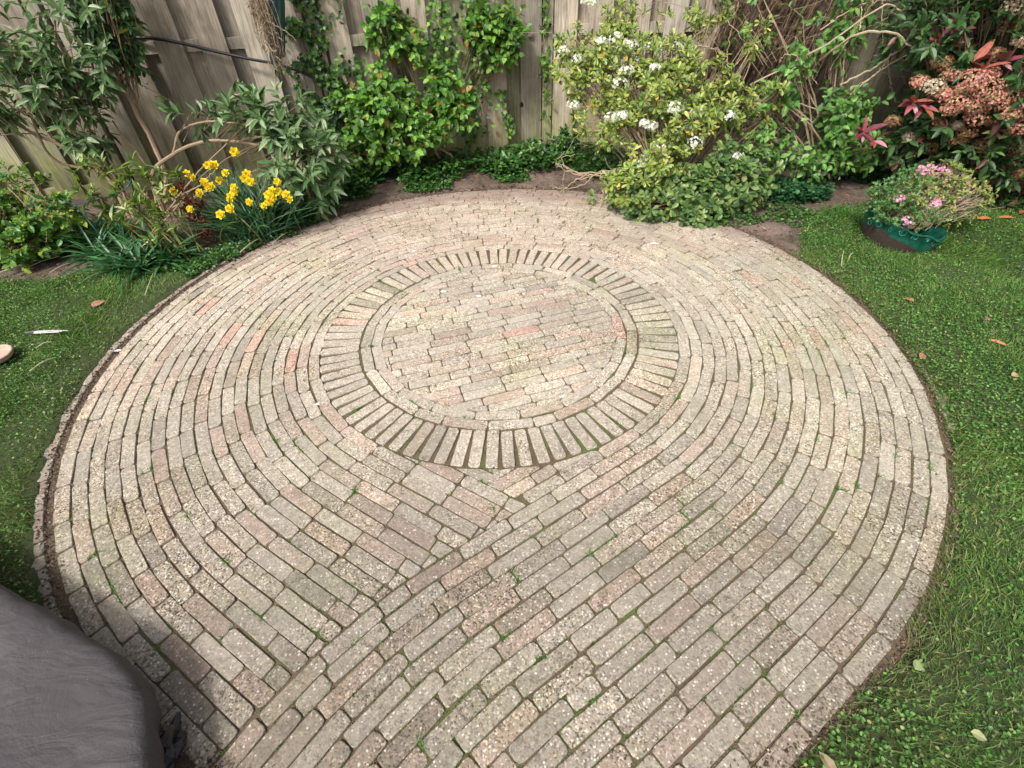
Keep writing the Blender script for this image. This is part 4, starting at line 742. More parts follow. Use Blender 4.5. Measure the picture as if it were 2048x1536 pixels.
# leaf litter and soil crumbs
n = 5200; x = rng.uniform(-3.8, 3.9, n); y = rng.uniform(.5, 2.9, n); k = (y > bed_y(x) - .05) & ~in_patio(x, y, -.06) & (y < fence_y(x) - .05); x, y = x[k], y[k]; n = len(x)
g = Geo(); put(g, OVATE, np.c_[x, y, gz(x, y) + .006], np.c_[rng.normal(0, 1, (n, 2)), rng.normal(0, .2, n)], np.c_[rng.normal(0, .5, (n, 2)), np.ones(n)], rng.uniform(.008, .035, n), rng.uniform(.004, .016, n), mixcol(n, (3, (.13, .08, .05)), (2, (.22, .14, .08)), (2, (.07, .045, .03)), (1, (.34, .26, .17)), (.5, (.25, .10, .05))))
tag(g.build('leaf_litter', M_straw), 'brown leaf litter and crumbs scattered over the bare soil', 'leaf litter', kind='stuff')
# ------------------------------------------------------------------ dry climber and honeysuckle right of the bush
root = thing('dry_climber', 'thick curtain of dry brown stems hanging on the fence right of the white-flowering bush', 'dry climber', (1.9, 2.6, 0)); g = Geo()
for _ in range(430):
    u = rng.random() ** 1.2; px = 1.72 + 1.05 * u; z0 = rng.uniform(.75, 1.75); ln = rng.uniform(.35, 1.15); yb = float(fence_y(px)) - rng.uniform(.08, .34)
    s0 = np.array([px + .30 * (z0 - .6) + rng.normal(0, .05), yb, z0]); e = s0 + np.array([-.30 * ln + rng.normal(0, .06), rng.normal(-.02, .05), -ln]); e[2] = max(e[2], .02)
    mid = (s0 + e) / 2 + rng.normal(0, [.04, .03, .03]); c_ = mixcol(1, (3, (.24, .16, .10)), (3, (.13, .085, .055)), (1.2, (.42, .31, .20)), (2, (.07, .045, .033)))[0]
    tube(g, curve([s0, mid, e], 9, .003), rng.uniform(.0018, .0042), .0014, c_, 4)
g.build('stems', M_straw, root); g = Geo()
n = 1500; u = rng.random(n); z = rng.uniform(.1, 1.6, n); x = 1.72 + 1.0 * u + .3 * (z - .6); P = np.c_[x, fence_y(x) - rng.uniform(.1, .36, n), z]; put(g, IVY, P, rdir(n) + [0, 0, -.5], np.c_[rng.normal(0, .5, n), -np.ones(n), rng.uniform(0, .8, n)], .04, .032, mixcol(n, (3, (.10, .065, .055)), (2, (.06, .04, .035)), (1, (.16, .10, .06))))
g.build('dead_leaves', M_straw, root)
g = Geo()
for cps, r in (([(2.010, 2.200, 0.672), (2.391, 2.000, 0.949), (2.627, 1.900, 1.165), (2.773, 1.900, 1.142), (2.983, 1.900, 1.030), (3.130, 1.900, 0.982)], .006), ([(2.445, 2.100, 0.840), (2.494, 1.900, 1.002), (2.625, 1.800, 1.044), (2.745, 1.750, 1.013), (2.885, 1.750, 0.910), (2.916, 1.750, 0.835)], .0085), ([(2.604, 2.000, 0.691), (2.756, 1.950, 0.791), (2.815, 1.900, 0.874), (2.883, 1.900, 0.917), (3.055, 1.900, 1.056)], .007), ([(2.694, 2.000, 0.655), (2.775, 1.900, 0.768), (2.822, 1.900, 0.859)], .005), ([(2.687, 2.000, 1.196), (2.777, 2.000, 0.996), (2.871, 2.000, 0.811)], .004), ([(2.646, 1.900, 0.644), (2.826, 1.900, 0.813), (2.963, 1.850, 0.907), (3.151, 1.800, 0.917)], .004), ([(2.819, 1.900, 0.865), (2.993, 2.000, 0.678), (3.090, 2.000, 0.558)], .007), ([(2.283, 2.100, 0.877), (2.170, 2.100, 0.880), (2.149, 2.100, 0.834)], .004), ([(2.245, 2.100, 0.878), (2.430, 2.000, 0.703)], .004), ([(2.606, 2.000, 1.030), (2.607, 2.100, 1.191)], .004), ([(2.374, 2.100, 1.026), (2.602, 2.100, 1.163), (2.838, 2.100, 1.184)], .004), ([(2.547, 2.100, 0.773), (2.668, 2.100, 1.133), (2.705, 2.100, 1.243)], .004)):
    tube(g, curve(cps, 26, .004), r, r * .6, (.52, .42, .28), 5)
g.build('arching_stems', M_straw, root)
g = Geo()
for _ in range(90):
    b0 = np.array([rng.uniform(2.0, 3.4), 0, rng.uniform(.7, 1.25)]); b0[1] = fence_y(b0[0]) - rng.uniform(.15, .4); d = np.array([rng.uniform(.1, .5) * rng.choice([-1, 1, 1]), rng.normal(0, .05), rng.uniform(-.1, .35)]); tube(g, curve([b0, b0 + d * .5 + rng.normal(0, .02, 3), b0 + d], 9, .003), .0022, .001, np.array([.40, .31, .20]) * rng.uniform(.6, 1.2), 4)
g.build('thin_shoots', M_straw, root)
def c_hs(n): return mixcol(n, (4, (.07, .19, .035)), (3, (.12, .27, .05)), (2, (.18, .34, .08)), (1.5, (.03, .09, .02)))
HB = [(*(2.193, 2.000, 0.571), .14, .12, .12, 40), (*(2.372, 1.950, 0.437), .24, .16, .14, 80), (*(2.580, 1.950, 0.500), .22, .14, .14, 70), (*(2.734, 1.900, 0.437), .24, .14, .14, 74), (*(2.431, 1.800, 0.296), .30, .16, .10, 95), (*(2.808, 1.800, 0.319), .26, .14, .10, 78), (*(2.946, 1.950, 0.539), .14, .1, .08, 24), (*(2.589, 2.200, 1.068), .08, .06, .20, 26), (*(2.580, 2.150, 0.938), .07, .06, .06, 18), (*(2.958, 1.800, 0.489), .1, .1, .08, 18), (*(2.107, 1.800, 0.344), .12, .12, .14, 30), (*(2.233, 2.100, 0.750), .12, .08, .15, 16), (*(2.315, 2.200, 1.016), .14, .08, .15, 12), (*(2.017, 2.500, 1.039), .12, .05, .2, 14)]
root, P = bush('honeysuckle', 'climbing shrub with oval mid-green leaves in pairs right of the white-flowering bush', 'climber', (2.769, 2.014, 0.000), HB, OVATE, .062, .040, 5, .12, 70, c_hs, M_leaf, gap=-.9, f=10, nb=22, bcol=(.33, .25, .16), face=(0, -.7, .1), droop=.1, shell=.3)
g = Geo()
for cps in ([(2.304, 2.000, 0.584), (2.534, 1.950, 0.519), (2.649, 1.900, 0.458), (2.739, 1.900, 0.426)], [(2.267, 2.000, 0.579), (2.340, 1.950, 0.526), (2.435, 1.900, 0.465)], [(2.234, 1.900, 0.437), (2.309, 1.850, 0.377), (2.353, 1.800, 0.299)], [(1.993, 2.100, 0.600), (2.076, 2.050, 0.581), (2.152, 2.000, 0.485), (2.165, 1.950, 0.390), (2.082, 1.950, 0.368)]): tube(g, curve(cps, 16, .002), .0045, .003, (.45, .37, .27), 5)
g.build('canes', M_bark, root)
# ------------------------------------------------------------------ large red-leaved shrub on the right
def c_ph(n): return mixcol(n, (6, (.028, .07, .02)), (3, (.045, .105, .03)), (2, (.10, .19, .06)), (.6, (.17, .06, .05)))
PH = [(*(3.430, 1.450, 0.682), .45, .35, .38, 150), (*(3.249, 1.600, 0.529), .30, .25, .24, 90), (*(3.157, 1.600, 0.365), .26, .2, .16, 70), (*(3.541, 1.500, 0.278), .34, .25, .18, 100), (*(3.193, 1.700, 1.046), .45, .3, .25, 120), (*(3.911, 1.400, 0.364), .5, .4, .3, 120), (*(3.448, 1.500, 1.061), .5, .4, .4, 130), (*(3.780, 1.450, 0.069), .30, .2, .12, 60), (*(3.021, 1.950, 1.051), .22, .15, .22, 40), (3.6, 1.5, 1.7, .8, .6, .35, 360), (3.0, 1.9, 1.85, .45, .35, .22, 160), (4.2, .9, 1.3, .5, .5, .5, 120), (*(3.107, 1.950, 0.749), .2, .15, .2, 26)]  # the high blobs are unseen foliage, added overhead to shade the right corner
root, P = bush('photinia', 'big dark evergreen shrub with red young leaves and faded orange flower heads on the right', 'shrub', (3.55, 1.55, 0), PH, OVATE, .088, .034, 7, .12, 58, c_ph, M_gloss, gap=-1.4, f=6, nb=26, bcol=(.16, .11, .08), face=(-.3, -.45, .35), twr=.003, r0=.02)
g = Geo(); lf = Geo()
rt = [(3.062, 1.700, 1.130), (3.024, 1.800, 1.054), (3.016, 1.750, 0.977), (2.957, 1.350, 0.914), (3.053, 1.350, 0.884), (2.790, 1.450, 0.689), (2.844, 1.420, 0.664), (3.324, 1.200, 0.698), (3.359, 1.200, 0.596), (3.254, 1.300, 0.543), (2.954, 1.400, 0.635), (2.641, 1.600, 0.451), (2.738, 1.600, 0.397), (3.235, 1.600, 1.121), (3.192, 1.400, 0.898), (3.336, 1.300, 0.462), (3.275, 1.200, 0.797), (3.010, 1.600, 0.928)]
Q = np.array(rt); sprigs(lf, OVATE, Q, rng.normal(0, .4, (len(Q), 3)) + [0, -.6, .5], .05, 7, .105, .036, 45, lambda n: mixcol(n, (3, (.34, .09, .11)), (2, (.20, .05, .07)), (1.6, (.56, .28, .32)), (1, (.40, .13, .09))), whorl=True)
lf.build('young_leaves', M_gloss, root)
def c_or(n): return mixcol(n, (3, (.52, .22, .17)), (2, (.60, .32, .25)), (1.5, (.30, .13, .085)), (1, (.50, .34, .18)), (.4, (.2, .25, .08)))
def c_br(n): return mixcol(n, (3, (.24, .12, .07)), (2, (.34, .20, .10)), (2, (.14, .08, .05)), (1, (.30, .24, .10)))
def c_cr(n): return mixcol(n, (3, (.68, .60, .47)), (1, (.50, .36, .28)), (1, (.45, .28, .20)))
for (h, R_, kind_) in (((2.914, 1.500, 0.902), .085, 2), ((2.826, 1.500, 0.798), .075, 1), ((2.973, 1.250, 0.851), .11, 1), ((3.053, 1.220, 0.806), .12, 1), ((3.137, 1.200, 0.747), .11, 1), ((3.189, 1.200, 0.772), .10, 1), ((2.979, 1.280, 0.720), .10, 1), ((2.961, 1.300, 0.679), .08, 1), ((3.056, 1.250, 0.710), .10, 1), ((2.837, 1.600, 0.534), .07, 2), ((3.154, 1.300, 0.537), .08, 2), ((3.170, 1.350, 0.470), .08, 2), ((3.312, 1.300, 0.441), .09, 2), ((3.109, 1.500, 0.389), .09, 2), ((3.049, 1.550, 0.363), .07, 2), ((2.991, 1.600, 0.237), .07, 2), ((3.277, 1.450, 0.296), .08, 2), ((3.103, 1.700, 0.983), .09, 2), ((3.200, 1.450, 1.105), .09, 2), ((3.191, 1.700, 1.157), .07, 2), ((3.347, 1.150, 0.603), .10, 1), ((3.030, 1.400, 0.556), .07, 2), ((2.860, 1.400, 0.785), .085, 3), ((2.932, 1.500, 0.456), .055, 3), ((3.129, 1.400, 1.192), .09, 3), ((3.231, 1.350, 1.030), .07, 3), ((3.105, 1.350, 0.566), .05, 3), ((3.620, 1.350, 0.289), .08, 2), ((3.576, 1.300, 0.406), .08, 2), ((3.254, 1.250, 0.616), .08, 1), ((2.981, 1.300, 0.786), .07, 1), ((3.434, 1.400, 0.244), .075, 2), ((3.566, 1.350, 0.204), .075, 2), ((3.697, 1.300, 0.164), .07, 2), ((3.187, 1.500, 0.255), .06, 2), ((3.654, 1.250, 0.253), .07, 2), ((2.907, 1.900, 1.143), .06, 2), ((2.972, 1.450, 0.842), .075, 1), ((3.158, 1.400, 0.953), .07, 2), ((3.062, 1.450, 0.494), .06, 2), ((2.923, 1.350, 0.750), .08, 1), ((3.113, 1.250, 0.636), .09, 1), ((3.231, 1.150, 0.685), .09, 1), ((3.091, 1.300, 0.865), .08, 1)):
    flower_head(root, h, R_ * .85, 230, M_straw if kind_ != 3 else M_petal, OBOV, .015, {1: c_or, 2: c_br, 3: c_cr}[kind_], ax=(-.15, -.7, .6), flat=.7)
lf = Geo()
# ------------------------------------------------------------------ glazed pot with azalea
pc = np.array((2.670, 0.851, 0.100)); root = thing('plant_pot', 'broken dark green glazed pot sunk at a tilt in the lawn on the right', 'plant pot', (float(pc[0]), float(pc[1]), 0)); g = Geo()
ns = 60; prof = [(.150, -.20, 0), (.175, -.16, 0), (.203, -.11, .25), (.222, -.06, .75), (.236, -.01, 1), (.246, .035, 1), (.243, .045, 1), (.232, .042, 1), (.226, .0, .6), (.205, -.06, .2)]
tx = math.radians(15); ty = math.radians(-9)
def tilt(P):
    P = np.asarray(P, float).copy(); c_, s_ = math.cos(tx), math.sin(tx); x, z = P[..., 0] * c_ + P[..., 2] * s_, -P[..., 0] * s_ + P[..., 2] * c_; P[..., 0], P[..., 2] = x, z
    c_, s_ = math.cos(ty), math.sin(ty); y, z = P[..., 1] * c_ - P[..., 2] * s_, P[..., 1] * s_ + P[..., 2] * c_; P[..., 1], P[..., 2] = y, z; return P + pc
V, K = [], []
for r, z, gl in prof:
    for q in range(ns):
        a = 2 * PI * q / ns; chip = -.045 * max(0, -math.sin(a + .25)) ** 2 * (z > .0) - .006 * math.sin(9 * a) * (z > .0) - .022 * math.exp(-((a - 5.1) / .22) ** 2) * (z > 0)
        V.append((r * math.cos(a), r * math.sin(a), z + chip)); gg = max(0, min(1, gl - .42 * math.cos(a - PI) + .05)); K.append((gg, gg, gg, 1))
V = tilt(V); i_ = np.arange(len(prof) - 1)[:, None] * ns; j_ = np.arange(ns)[None]; F = np.stack([i_ + j_, i_ + (j_ + 1) % ns, i_ + ns + (j_ + 1) % ns, i_ + ns + j_], -1).reshape(-1, 4)
g.add(V, F, np.array(K)); M_glaze = glaze_mat(); g.build('glazed_bowl', M_glaze, root, smooth=True)
g = Geo()
for q, a0 in enumerate(np.linspace(PI * 1.0, PI * 2.02, 11)):
    R0 = .238; pts = []
    for t in np.linspace(0, 1, 16):
        sp_ = .020 * (1 - t * .6) * (1 + .3 * math.sin(q * 2.3)); th_ = t * 7.5 * (1 if q % 2 else -1) + q; aa = a0 + sp_ * math.cos(th_) / R0; zz = -.012 + sp_ * math.sin(th_) + .008 * (q % 2); zz = zz - .014; rr = np.interp(zz, [-.11, -.06, -.01, .035], [.203, .222, .236, .246]); pts.append((rr * math.cos(aa), rr * math.sin(aa), zz))
    tube(g, tilt(pts), .0036, .0022, (1, 1, 1), 6)
g.build('scroll_relief', plain('pale_glaze', (.010, .14, .10), (.08, .32, .26), .15, 60, .0005), root, smooth=True)
g = Geo(); v = [(0, 0, -.02)] + [(.215 * math.cos(a), .215 * math.sin(a), -.025) for a in np.linspace(0, 2 * PI, 24, endpoint=False)]; g.add(tilt(v), np.array([[0, 1 + q, 1 + (q + 1) % 24] for q in range(24)]), (.1, .1, .1)); g.build('potting_soil', M_soil, root)
def c_az(n): return mixcol(n, (3, (.26, .30, .07)), (2.5, (.13, .22, .05)), (2, (.34, .33, .12)), (1.5, (.06, .14, .04)), (.6, (.40, .24, .10)))
def c_azg(n): return mixcol(n, (3, (.07, .19, .05)), (2, (.12, .26, .08)), (1, (.22, .32, .10)))
ab = (float(pc[0]) + .05, float(pc[1]) + .05, .08)
root2, P = bush('azalea', 'leggy small-leaved azalea with pink flowers leaning out of the green pot', 'flowering shrub', ab, [(*(2.641, 0.800, 0.310), .16, .12, .07, 60), (*(2.940, 0.920, 0.284), .15, .12, .08, 70), (*(2.875, 1.000, 0.353), .15, .12, .06, 56), (*(3.097, 0.950, 0.217), .10, .1, .08, 44), (*(3.031, 0.900, 0.157), .12, .1, .05, 34), (*(2.654, 0.720, 0.247), .12, .08, .05, 26)], OBOV, .026, .011, 8, .04, 58, c_az, M_leaf, gap=-1.2, f=16, nb=26, bcol=(.42, .33, .24), r0=.004, face=(.1, -.3, .7), whorl=True)
for h in ((2.705, 0.980, 0.419), (2.777, 1.000, 0.416), (2.845, 1.000, 0.407), (2.932, 1.000, 0.367), (2.985, 1.000, 0.358), (3.043, 1.000, 0.315), (3.093, 0.980, 0.288), (2.809, 0.980, 0.391), (2.871, 0.980, 0.394), (2.717, 0.950, 0.407), (2.732, 0.780, 0.267), (2.747, 0.780, 0.279), (2.473, 0.750, 0.330), (2.476, 0.620, 0.244), (3.005, 0.900, 0.224), (3.053, 1.000, 0.337), (2.877, 0.950, 0.336)):
    flower_head(root2, h, rng.uniform(.024, .038), 28, M_petal, DISC5, .024, lambda n: mixcol(n, (3, (.78, .42, .60)), (2, (.68, .28, .48)), (1.5, (.86, .62, .72)), jit=.06))
g = Geo()
for _ in range(60):
    b0 = np.array(ab) + [rng.normal(.05, .08), rng.normal(0, .04), 0]; e = b0 + np.array([rng.uniform(.08, .42), rng.normal(.02, .06), rng.uniform(.06, .24)]); tube(g, curve([b0, (b0 + e) / 2 + [0, 0, .02], e], 8, .002), .0024, .0014, np.array([.45, .37, .27]) * rng.uniform(.7, 1.2), 4)
g.build('bare_stems', M_bark, root2)
bush('geranium', 'bright green cut-leaved plant at the left side of the green pot', 'plant', (ab[0] - .08, ab[1], .08), [(*(2.507, 0.850, 0.327), .12, .1, .06, 50), (*(2.620, 0.900, 0.351), .10, .1, .06, 40), (*(2.504, 0.740, 0.261), .10, .08, .06, 40), (*(2.464, 0.900, 0.278), .08, .08, .05, 22), (*(2.433, 0.750, 0.227), .05, .05, .04, 12), (*(2.590, 0.620, 0.246), .08, .04, .03, 16)], DISC5, .035, .035, 5, .05, 60, c_azg, M_leaf, nb=12, r0=.003, bcol=(.2, .25, .1), face=(0, -.3, .6))
# ------------------------------------------------------------------ lawn
def lawn_pts(n, x0, x1, y0, y1):
    x = rng.uniform(x0, x1, n); y = rng.uniform(y0, y1, n); r = np.hypot(x, y); edge = .006 + .010 * np.sin(11 * np.arctan2(y, x)) + .01 * np.sin(37 * np.arctan2(y, x))
    left = (x < 0) & (y > -1.9); k = ~in_patio(x, y, -.014) & (r > np.where(left, 2.10, 2.03) + edge) & (y < bed_y(x) + .05 * np.sin(9 * x) + rng.normal(0, .03, n))
    dp = np.hypot(x - pc[0], y - pc[1]); k &= dp > .2; return x[k], y[k]
def c_grass(n, x, y):
    p_ = lump(np.c_[x, y, 0 * x], 5.0); p2 = lump(np.c_[x, y, 0 * x], 23.0, 2.0)
    c_ = mixcol(n, (4, (.065, .165, .022)), (3, (.105, .23, .035)), (1.8, (.18, .32, .06)), (1.4, (.025, .07, .012)), (.9, (.32, .29, .14)), jit=.18)
    c_ *= (1 + .10 * p_ + .06 * p2)[:, None]; r = np.hypot(x, y); dry = np.clip((2.32 - r) / .22, 0, 1) * (rng.random(n) < .5) ; c_ = c_ * (1 - .6 * dry[:, None]) + np.array([.21, .19, .075]) * .6 * dry[:, None]
    lf_ = ((x < 0) & (rng.random(n) < .22))[:, None]; return np.clip(np.where(lf_, c_ * .5 + np.array([.15, .17, .05]) * .5, c_), .005, .9)
g = Geo()
for (x0, x1, y0, y1, dens) in ((-4.1, -1.2, -1.95, .95, 21000), (.6, 4.3, -2.3, 1.5, 20000)):
    x, y = lawn_pts(int((x1 - x0) * (y1 - y0) * dens), x0, x1, y0, y1); n = len(x); z = gz(x, y)
    bare = (lump(np.c_[x, y, 0 * x], 7.0, 1.0) > 1.9) & (rng.random(n) < .35) & (x < 0); x, y, z = x[~bare], y[~bare], z[~bare]; n = len(x)
    cl = lump(np.c_[x, y, 0 * x], 13.0, .7); a = rng.normal(0, 1, n) * 1.2 + 2.0 * np.sin(3 * x + 2 * y); e = np.radians(rng.uniform(12, 70, n)); D = np.stack([np.cos(a) * np.cos(e), np.sin(a) * np.cos(e), np.sin(e)], 1)
    put(g, BLADE, np.c_[x, y, z - .002], D, (0, 0, 1.) + rng.normal(0, .3, (n, 3)), (.031 + .008 * cl) * rng.uniform(.4, 1.5, n), rng.uniform(.0016, .0036, n), c_grass(n, x, y))
tag(g.build('lawn_grass', M_grass), 'short green grass of the lawn round the circular patio', 'grass', kind='stuff')
g = Geo()
for (x0, x1, y0, y1, dens) in ((-4.1, -1.2, -1.95, .95, 5200), (.6, 4.3, -2.3, 1.5, 6500)):
    x, y = lawn_pts(int((x1 - x0) * (y1 - y0) * dens), x0, x1, y0, y1); k = lump(np.c_[x, y, 0 * x], 4.0, 3.0) + rng.normal(0, .8, len(x)) > -.6; x, y = x[k], y[k]; n = len(x)
    P = np.c_[x, y, gz(x, y) + rng.uniform(.008, .026, n)]; put(g, ROUND, P, np.c_[rng.normal(0, 1, (n, 2)), rng.normal(0, .2, n)], np.c_[rng.normal(0, .35, (n, 2)), np.ones(n)], rng.uniform(.006, .013, n), rng.uniform(.006, .012, n), mixcol(n, (3, (.065, .185, .03)), (2, (.11, .26, .05)), (1.3, (.20, .35, .10)), (.5, (.28, .31, .11))))
tag(g.build('lawn_clover', M_leaf), 'small clover leaves mixed through the lawn', 'clover', kind='stuff')
# coarse tufts by the pot and on the left
for lb_, c, n_ in (('dark tuft of long grass left of the green pot', (2.493, 1.232, 0.000), 420), ('tuft of pale coarse grass between patio edge and pot', (2.133, 0.826, 0.000), 160), ('tuft of long grass behind the green pot', (3.028, 1.554, 0.000), 260)):
    root = thing('grass_tuft', lb_, 'grass tuft', c, 'grass tufts near the pot'); g = Geo(); q = np.array(c); P = q + np.c_[rng.normal(0, .08, n_), rng.normal(0, .06, n_), np.zeros(n_)]; a = rng.random(n_) * 6.28; e = np.radians(rng.uniform(35, 80, n_)); D = np.stack([np.cos(a) * np.cos(e), np.sin(a) * np.cos(e), np.sin(e)], 1)
    put(g, BLADE, P, D, (0, 0, 1.), rng.uniform(.05, .1, n_), .004, mixcol(n_, (3, (.04, .13, .02)), (1, (.08, .2, .03)))); g.build('blades', M_grass, root)
# moss, tiny weeds and crumbs in the joints
Q = seams; dens_ = lump(np.c_[Q[:, :2], 0 * Q[:, 0]], 3.1, 1.0) + .8 * lump(np.c_[Q[:, :2], 0 * Q[:, 0]], 9.0, 2.0) + .5 * Q[:, 0] - .35 * Q[:, 1] + rng.normal(0, .6, len(Q)); K = Q[dens_ > .25]; g = Geo()
rep = rng.integers(2, 12, len(K)); B = np.repeat(K, rep, 0); n = len(B); P = np.c_[B[:, :2] + B[:, 2:4] * rng.normal(0, .014, (n, 1)) + rng.normal(0, .0013, (n, 2)), np.full(n, -.005)]; a = rng.random(n) * 6.28; e = np.radians(rng.uniform(15, 75, n)); D = np.stack([np.cos(a) * np.cos(e), np.sin(a) * np.cos(e), np.sin(e)], 1)
P = P[in_patio(P[:, 0], P[:, 1], -.03)]; n = len(P); D = D[:n]
put(g, BLADE, P, D, (0, 0, 1.), rng.uniform(.005, .013, n), rng.uniform(.0015, .003, n), mixcol(n, (3, (.09, .15, .025)), (2, (.055, .115, .02)), (1.4, (.15, .20, .05)), (1, (.16, .12, .05))))
K = Q[rng.random(len(Q)) < .028]; B = np.repeat(K, rng.integers(10, 34, len(K)), 0); n = len(B); P = np.c_[B[:, :2] + B[:, 2:4] * rng.normal(0, .016, (n, 1)) + rng.normal(0, .003, (n, 2)), np.full(n, -.004)]; k = in_patio(P[:, 0], P[:, 1], -.03); P = P[k]; n = len(P); a = rng.random(n) * 6.28; e = np.radians(rng.uniform(10, 80, n)); D = np.stack([np.cos(a) * np.cos(e), np.sin(a) * np.cos(e), np.sin(e)], 1)
put(g, BLADE, P, D, (0, 0, 1.), rng.uniform(.008, .026, n), rng.uniform(.0018, .0035, n), mixcol(n, (3, (.06, .17, .025)), (2, (.10, .24, .04)), (1, (.17, .27, .06))))
tag(g.build('joint_moss', M_grass), 'moss and seedling weeds growing in the joints between bricks', 'moss', kind='stuff')
n = 5200; a = rng.random(n) * 6.28; r = 2.045 + rng.normal(0, .022, n); r = np.where((np.sin(a) > .25), r - np.abs(rng.normal(0, .12, n)), r); x, y = r * np.cos(a), r * np.sin(a); g = Geo(); n = len(x)
put(g, ROUND, np.c_[x, y, np.full(n, .002)], np.c_[rng.normal(0, 1, (n, 2)), rng.normal(0, .4, n)], np.c_[rng.normal(0, .6, (n, 2)), np.ones(n)], rng.uniform(.003, .010, n), rng.uniform(.003, .009, n), mixcol(n, (3, (.12, .085, .06)), (2, (.20, .15, .11)), (1, (.3, .23, .16)), (.5, (.08, .12, .03))))
tag(g.build('soil_crumbs', M_straw), 'soil crumbs and leaf fragments along the rim of the patio', 'soil crumbs', kind='stuff')
n = 9000; a = rng.random(n) * 6.28; r = np.where(rng.random(n) < .45, 2.045 + rng.normal(0, .018, n), 1.95 + rng.random(n) * 1.2); x, y = r * np.cos(a), r * np.sin(a); k = (y > -2.1) & ((y > .5) | (r > 2.038)) & ((r < 2.09) | (y > bed_y(x))) & (y < fence_y(x) - .06) & ((r > 2.0) | (y > .8)); x, y = x[k], y[k]; n = len(x); g = Geo()
u = np.array([(1, 0, 0), (-1, 0, 0), (0, 1, 0), (0, -1, 0), (0, 0, 1), (0, 0, -1)], float); sz = rng.uniform(.0015, .0065, (n, 1, 1)) * rng.uniform(.6, 1.3, (n, 6, 1)); V = np.stack([x, y, gz(x, y) * (np.hypot(x, y) > 2.05) + .002], 1)[:, None] + u[None] * sz
F = np.array([[0, 2, 4], [2, 1, 4], [1, 3, 4], [3, 0, 4], [2, 0, 5], [1, 2, 5], [3, 1, 5], [0, 3, 5]]); g.add(V.reshape(-1, 3), (F[None] + (np.arange(n) * 6)[:, None, None]).reshape(-1, 3), np.repeat(mixcol(n, (3, (.11, .075, .055)), (2, (.18, .13, .10)), (1, (.28, .21, .165)), (1, (.06, .04, .03))), 6, 0))
tag(g.build('soil_clods', M_straw), 'crumbly clods of soil along the rim of the patio and on the beds', 'soil', kind='stuff')
# ------------------------------------------------------------------ loose things
M_leafd = leaf_mat('fallen_leaf', .6, .1, (1.3, 1.2, 1.1), .2)
for (p, L, Wd, ang, c_, lb_) in (((2.275, 0.091, 0.030), .05, .04, 2.2, (.42, .16, .08), 'crumpled orange-brown leaf on the lawn below the pot'), ((2.469, -0.314, 0.030), .085, .028, -.7, (.48, .20, .11), 'long orange-brown leaf on the lawn at the right'), ((2.043, -0.391, 0.030), .045, .035, .4, (.36, .17, .11), 'small dull brown leaf near the right patio edge'), ((3.408, 1.063, 0.030), .12, .035, .05, (.50, .17, .06), 'long bright orange leaf on the grass right of the pot'), ((3.567, 1.065, 0.030), .12, .03, -.1, (.44, .17, .07), 'second orange leaf under the red-leaved shrub'), ((3.734, 1.144, 0.030), .1, .035, .5, (.34, .08, .05), 'dark red leaf at the right edge under the shrub'), ((2.689, 1.540, 0.030), .06, .035, -1.0, (.46, .15, .07), 'orange leaf on bare soil left of the pot'), ((2.555, -0.120, 0.035), .05, .03, .3, (.20, .13, .09), 'dark curled leaf on the lawn near the right edge'), ((-2.388, 0.377, 0.030), .08, .05, 1.1, (.42, .22, .15), 'pinkish brown leaf on the left lawn'), ((1.169, -1.733, 0.035), .035, .028, .7, (.24, .30, .13), 'pale green leaf on the lawn at the lower right'), ((1.220, -1.902, 0.035), .035, .025, -.6, (.30, .31, .16), 'pale yellow-green leaf near the lower right corner'), ((0.813, -1.944, 0.030), .05, .03, 1.9, (.30, .23, .14), 'dry tan leaf where the bricks meet the lawn at the bottom'), ((2.366, -0.550, 0.030), .04, .03, .2, (.40, .28, .14), 'tan leaf on the lawn by the right frame edge')):
    g = Geo(); put(g, OVATE, np.array([p]) - [L * math.cos(ang) * .5, L * math.sin(ang) * .5, 0], np.array([[math.cos(ang), math.sin(ang), .12]]), np.array([[.15, -.2, 1.]]), L, Wd, np.array([c_])); tag(g.build('fallen_leaf', M_leafd, loc=p), lb_, 'leaf', 'fallen leaves')
for (a_, b_, r, lb_) in (((-3.362, 0.723, 0.030), (-3.056, 1.045, 0.035), .006, 'longest dry stalk on the soil at the left edge'), ((-3.168, 0.839, 0.030), (-3.038, 1.024, 0.030), .004, 'thin dry stalk beside the longest one at the left edge'), ((-2.952, 0.789, 0.030), (-2.880, 0.926, 0.030), .003, 'short dry stalk near the strap-leaved clump'), ((-2.151, 0.456, 0.030), (-2.260, 0.803, 0.030), .003, 'dry stalk standing between the clump and the patio edge'), ((-1.770, 0.974, 0.030), (-1.698, 1.168, 0.040), .004, 'pale broken stalk in front of the daffodils'), ((-1.595, 1.107, 0.020), (-1.534, 1.265, 0.030), .004, 'pale stalk lying at the brick edge by the daffodils'), ((2.119, 0.505, 0.020), (2.191, 0.637, 0.050), .003, 'dry grass stalk on the lawn below the pot'), ((2.177, 0.545, 0.020), (2.236, 0.614, 0.050), .003, 'second dry grass stalk on the lawn below the pot'), ((-2.365, -0.246, 0.030), (-2.307, -0.141, 0.030), .003, 'pale straw on the lawn below the feather'), ((-2.468, -0.050, 0.030), (-2.418, -0.001, 0.030), .003, 'short white straw between feather and saucer')):
    g = Geo(); a_, b_ = np.array(a_), np.array(b_); tube(g, curve([a_, (a_ + b_) / 2 + [0, .01, .008], b_], 8), r, r * .6, (.56, .47, .33), 5); tag(g.build('dry_stalk', M_straw, loc=tuple(a_)), lb_, 'dry stalk', 'dry stalks on the ground')
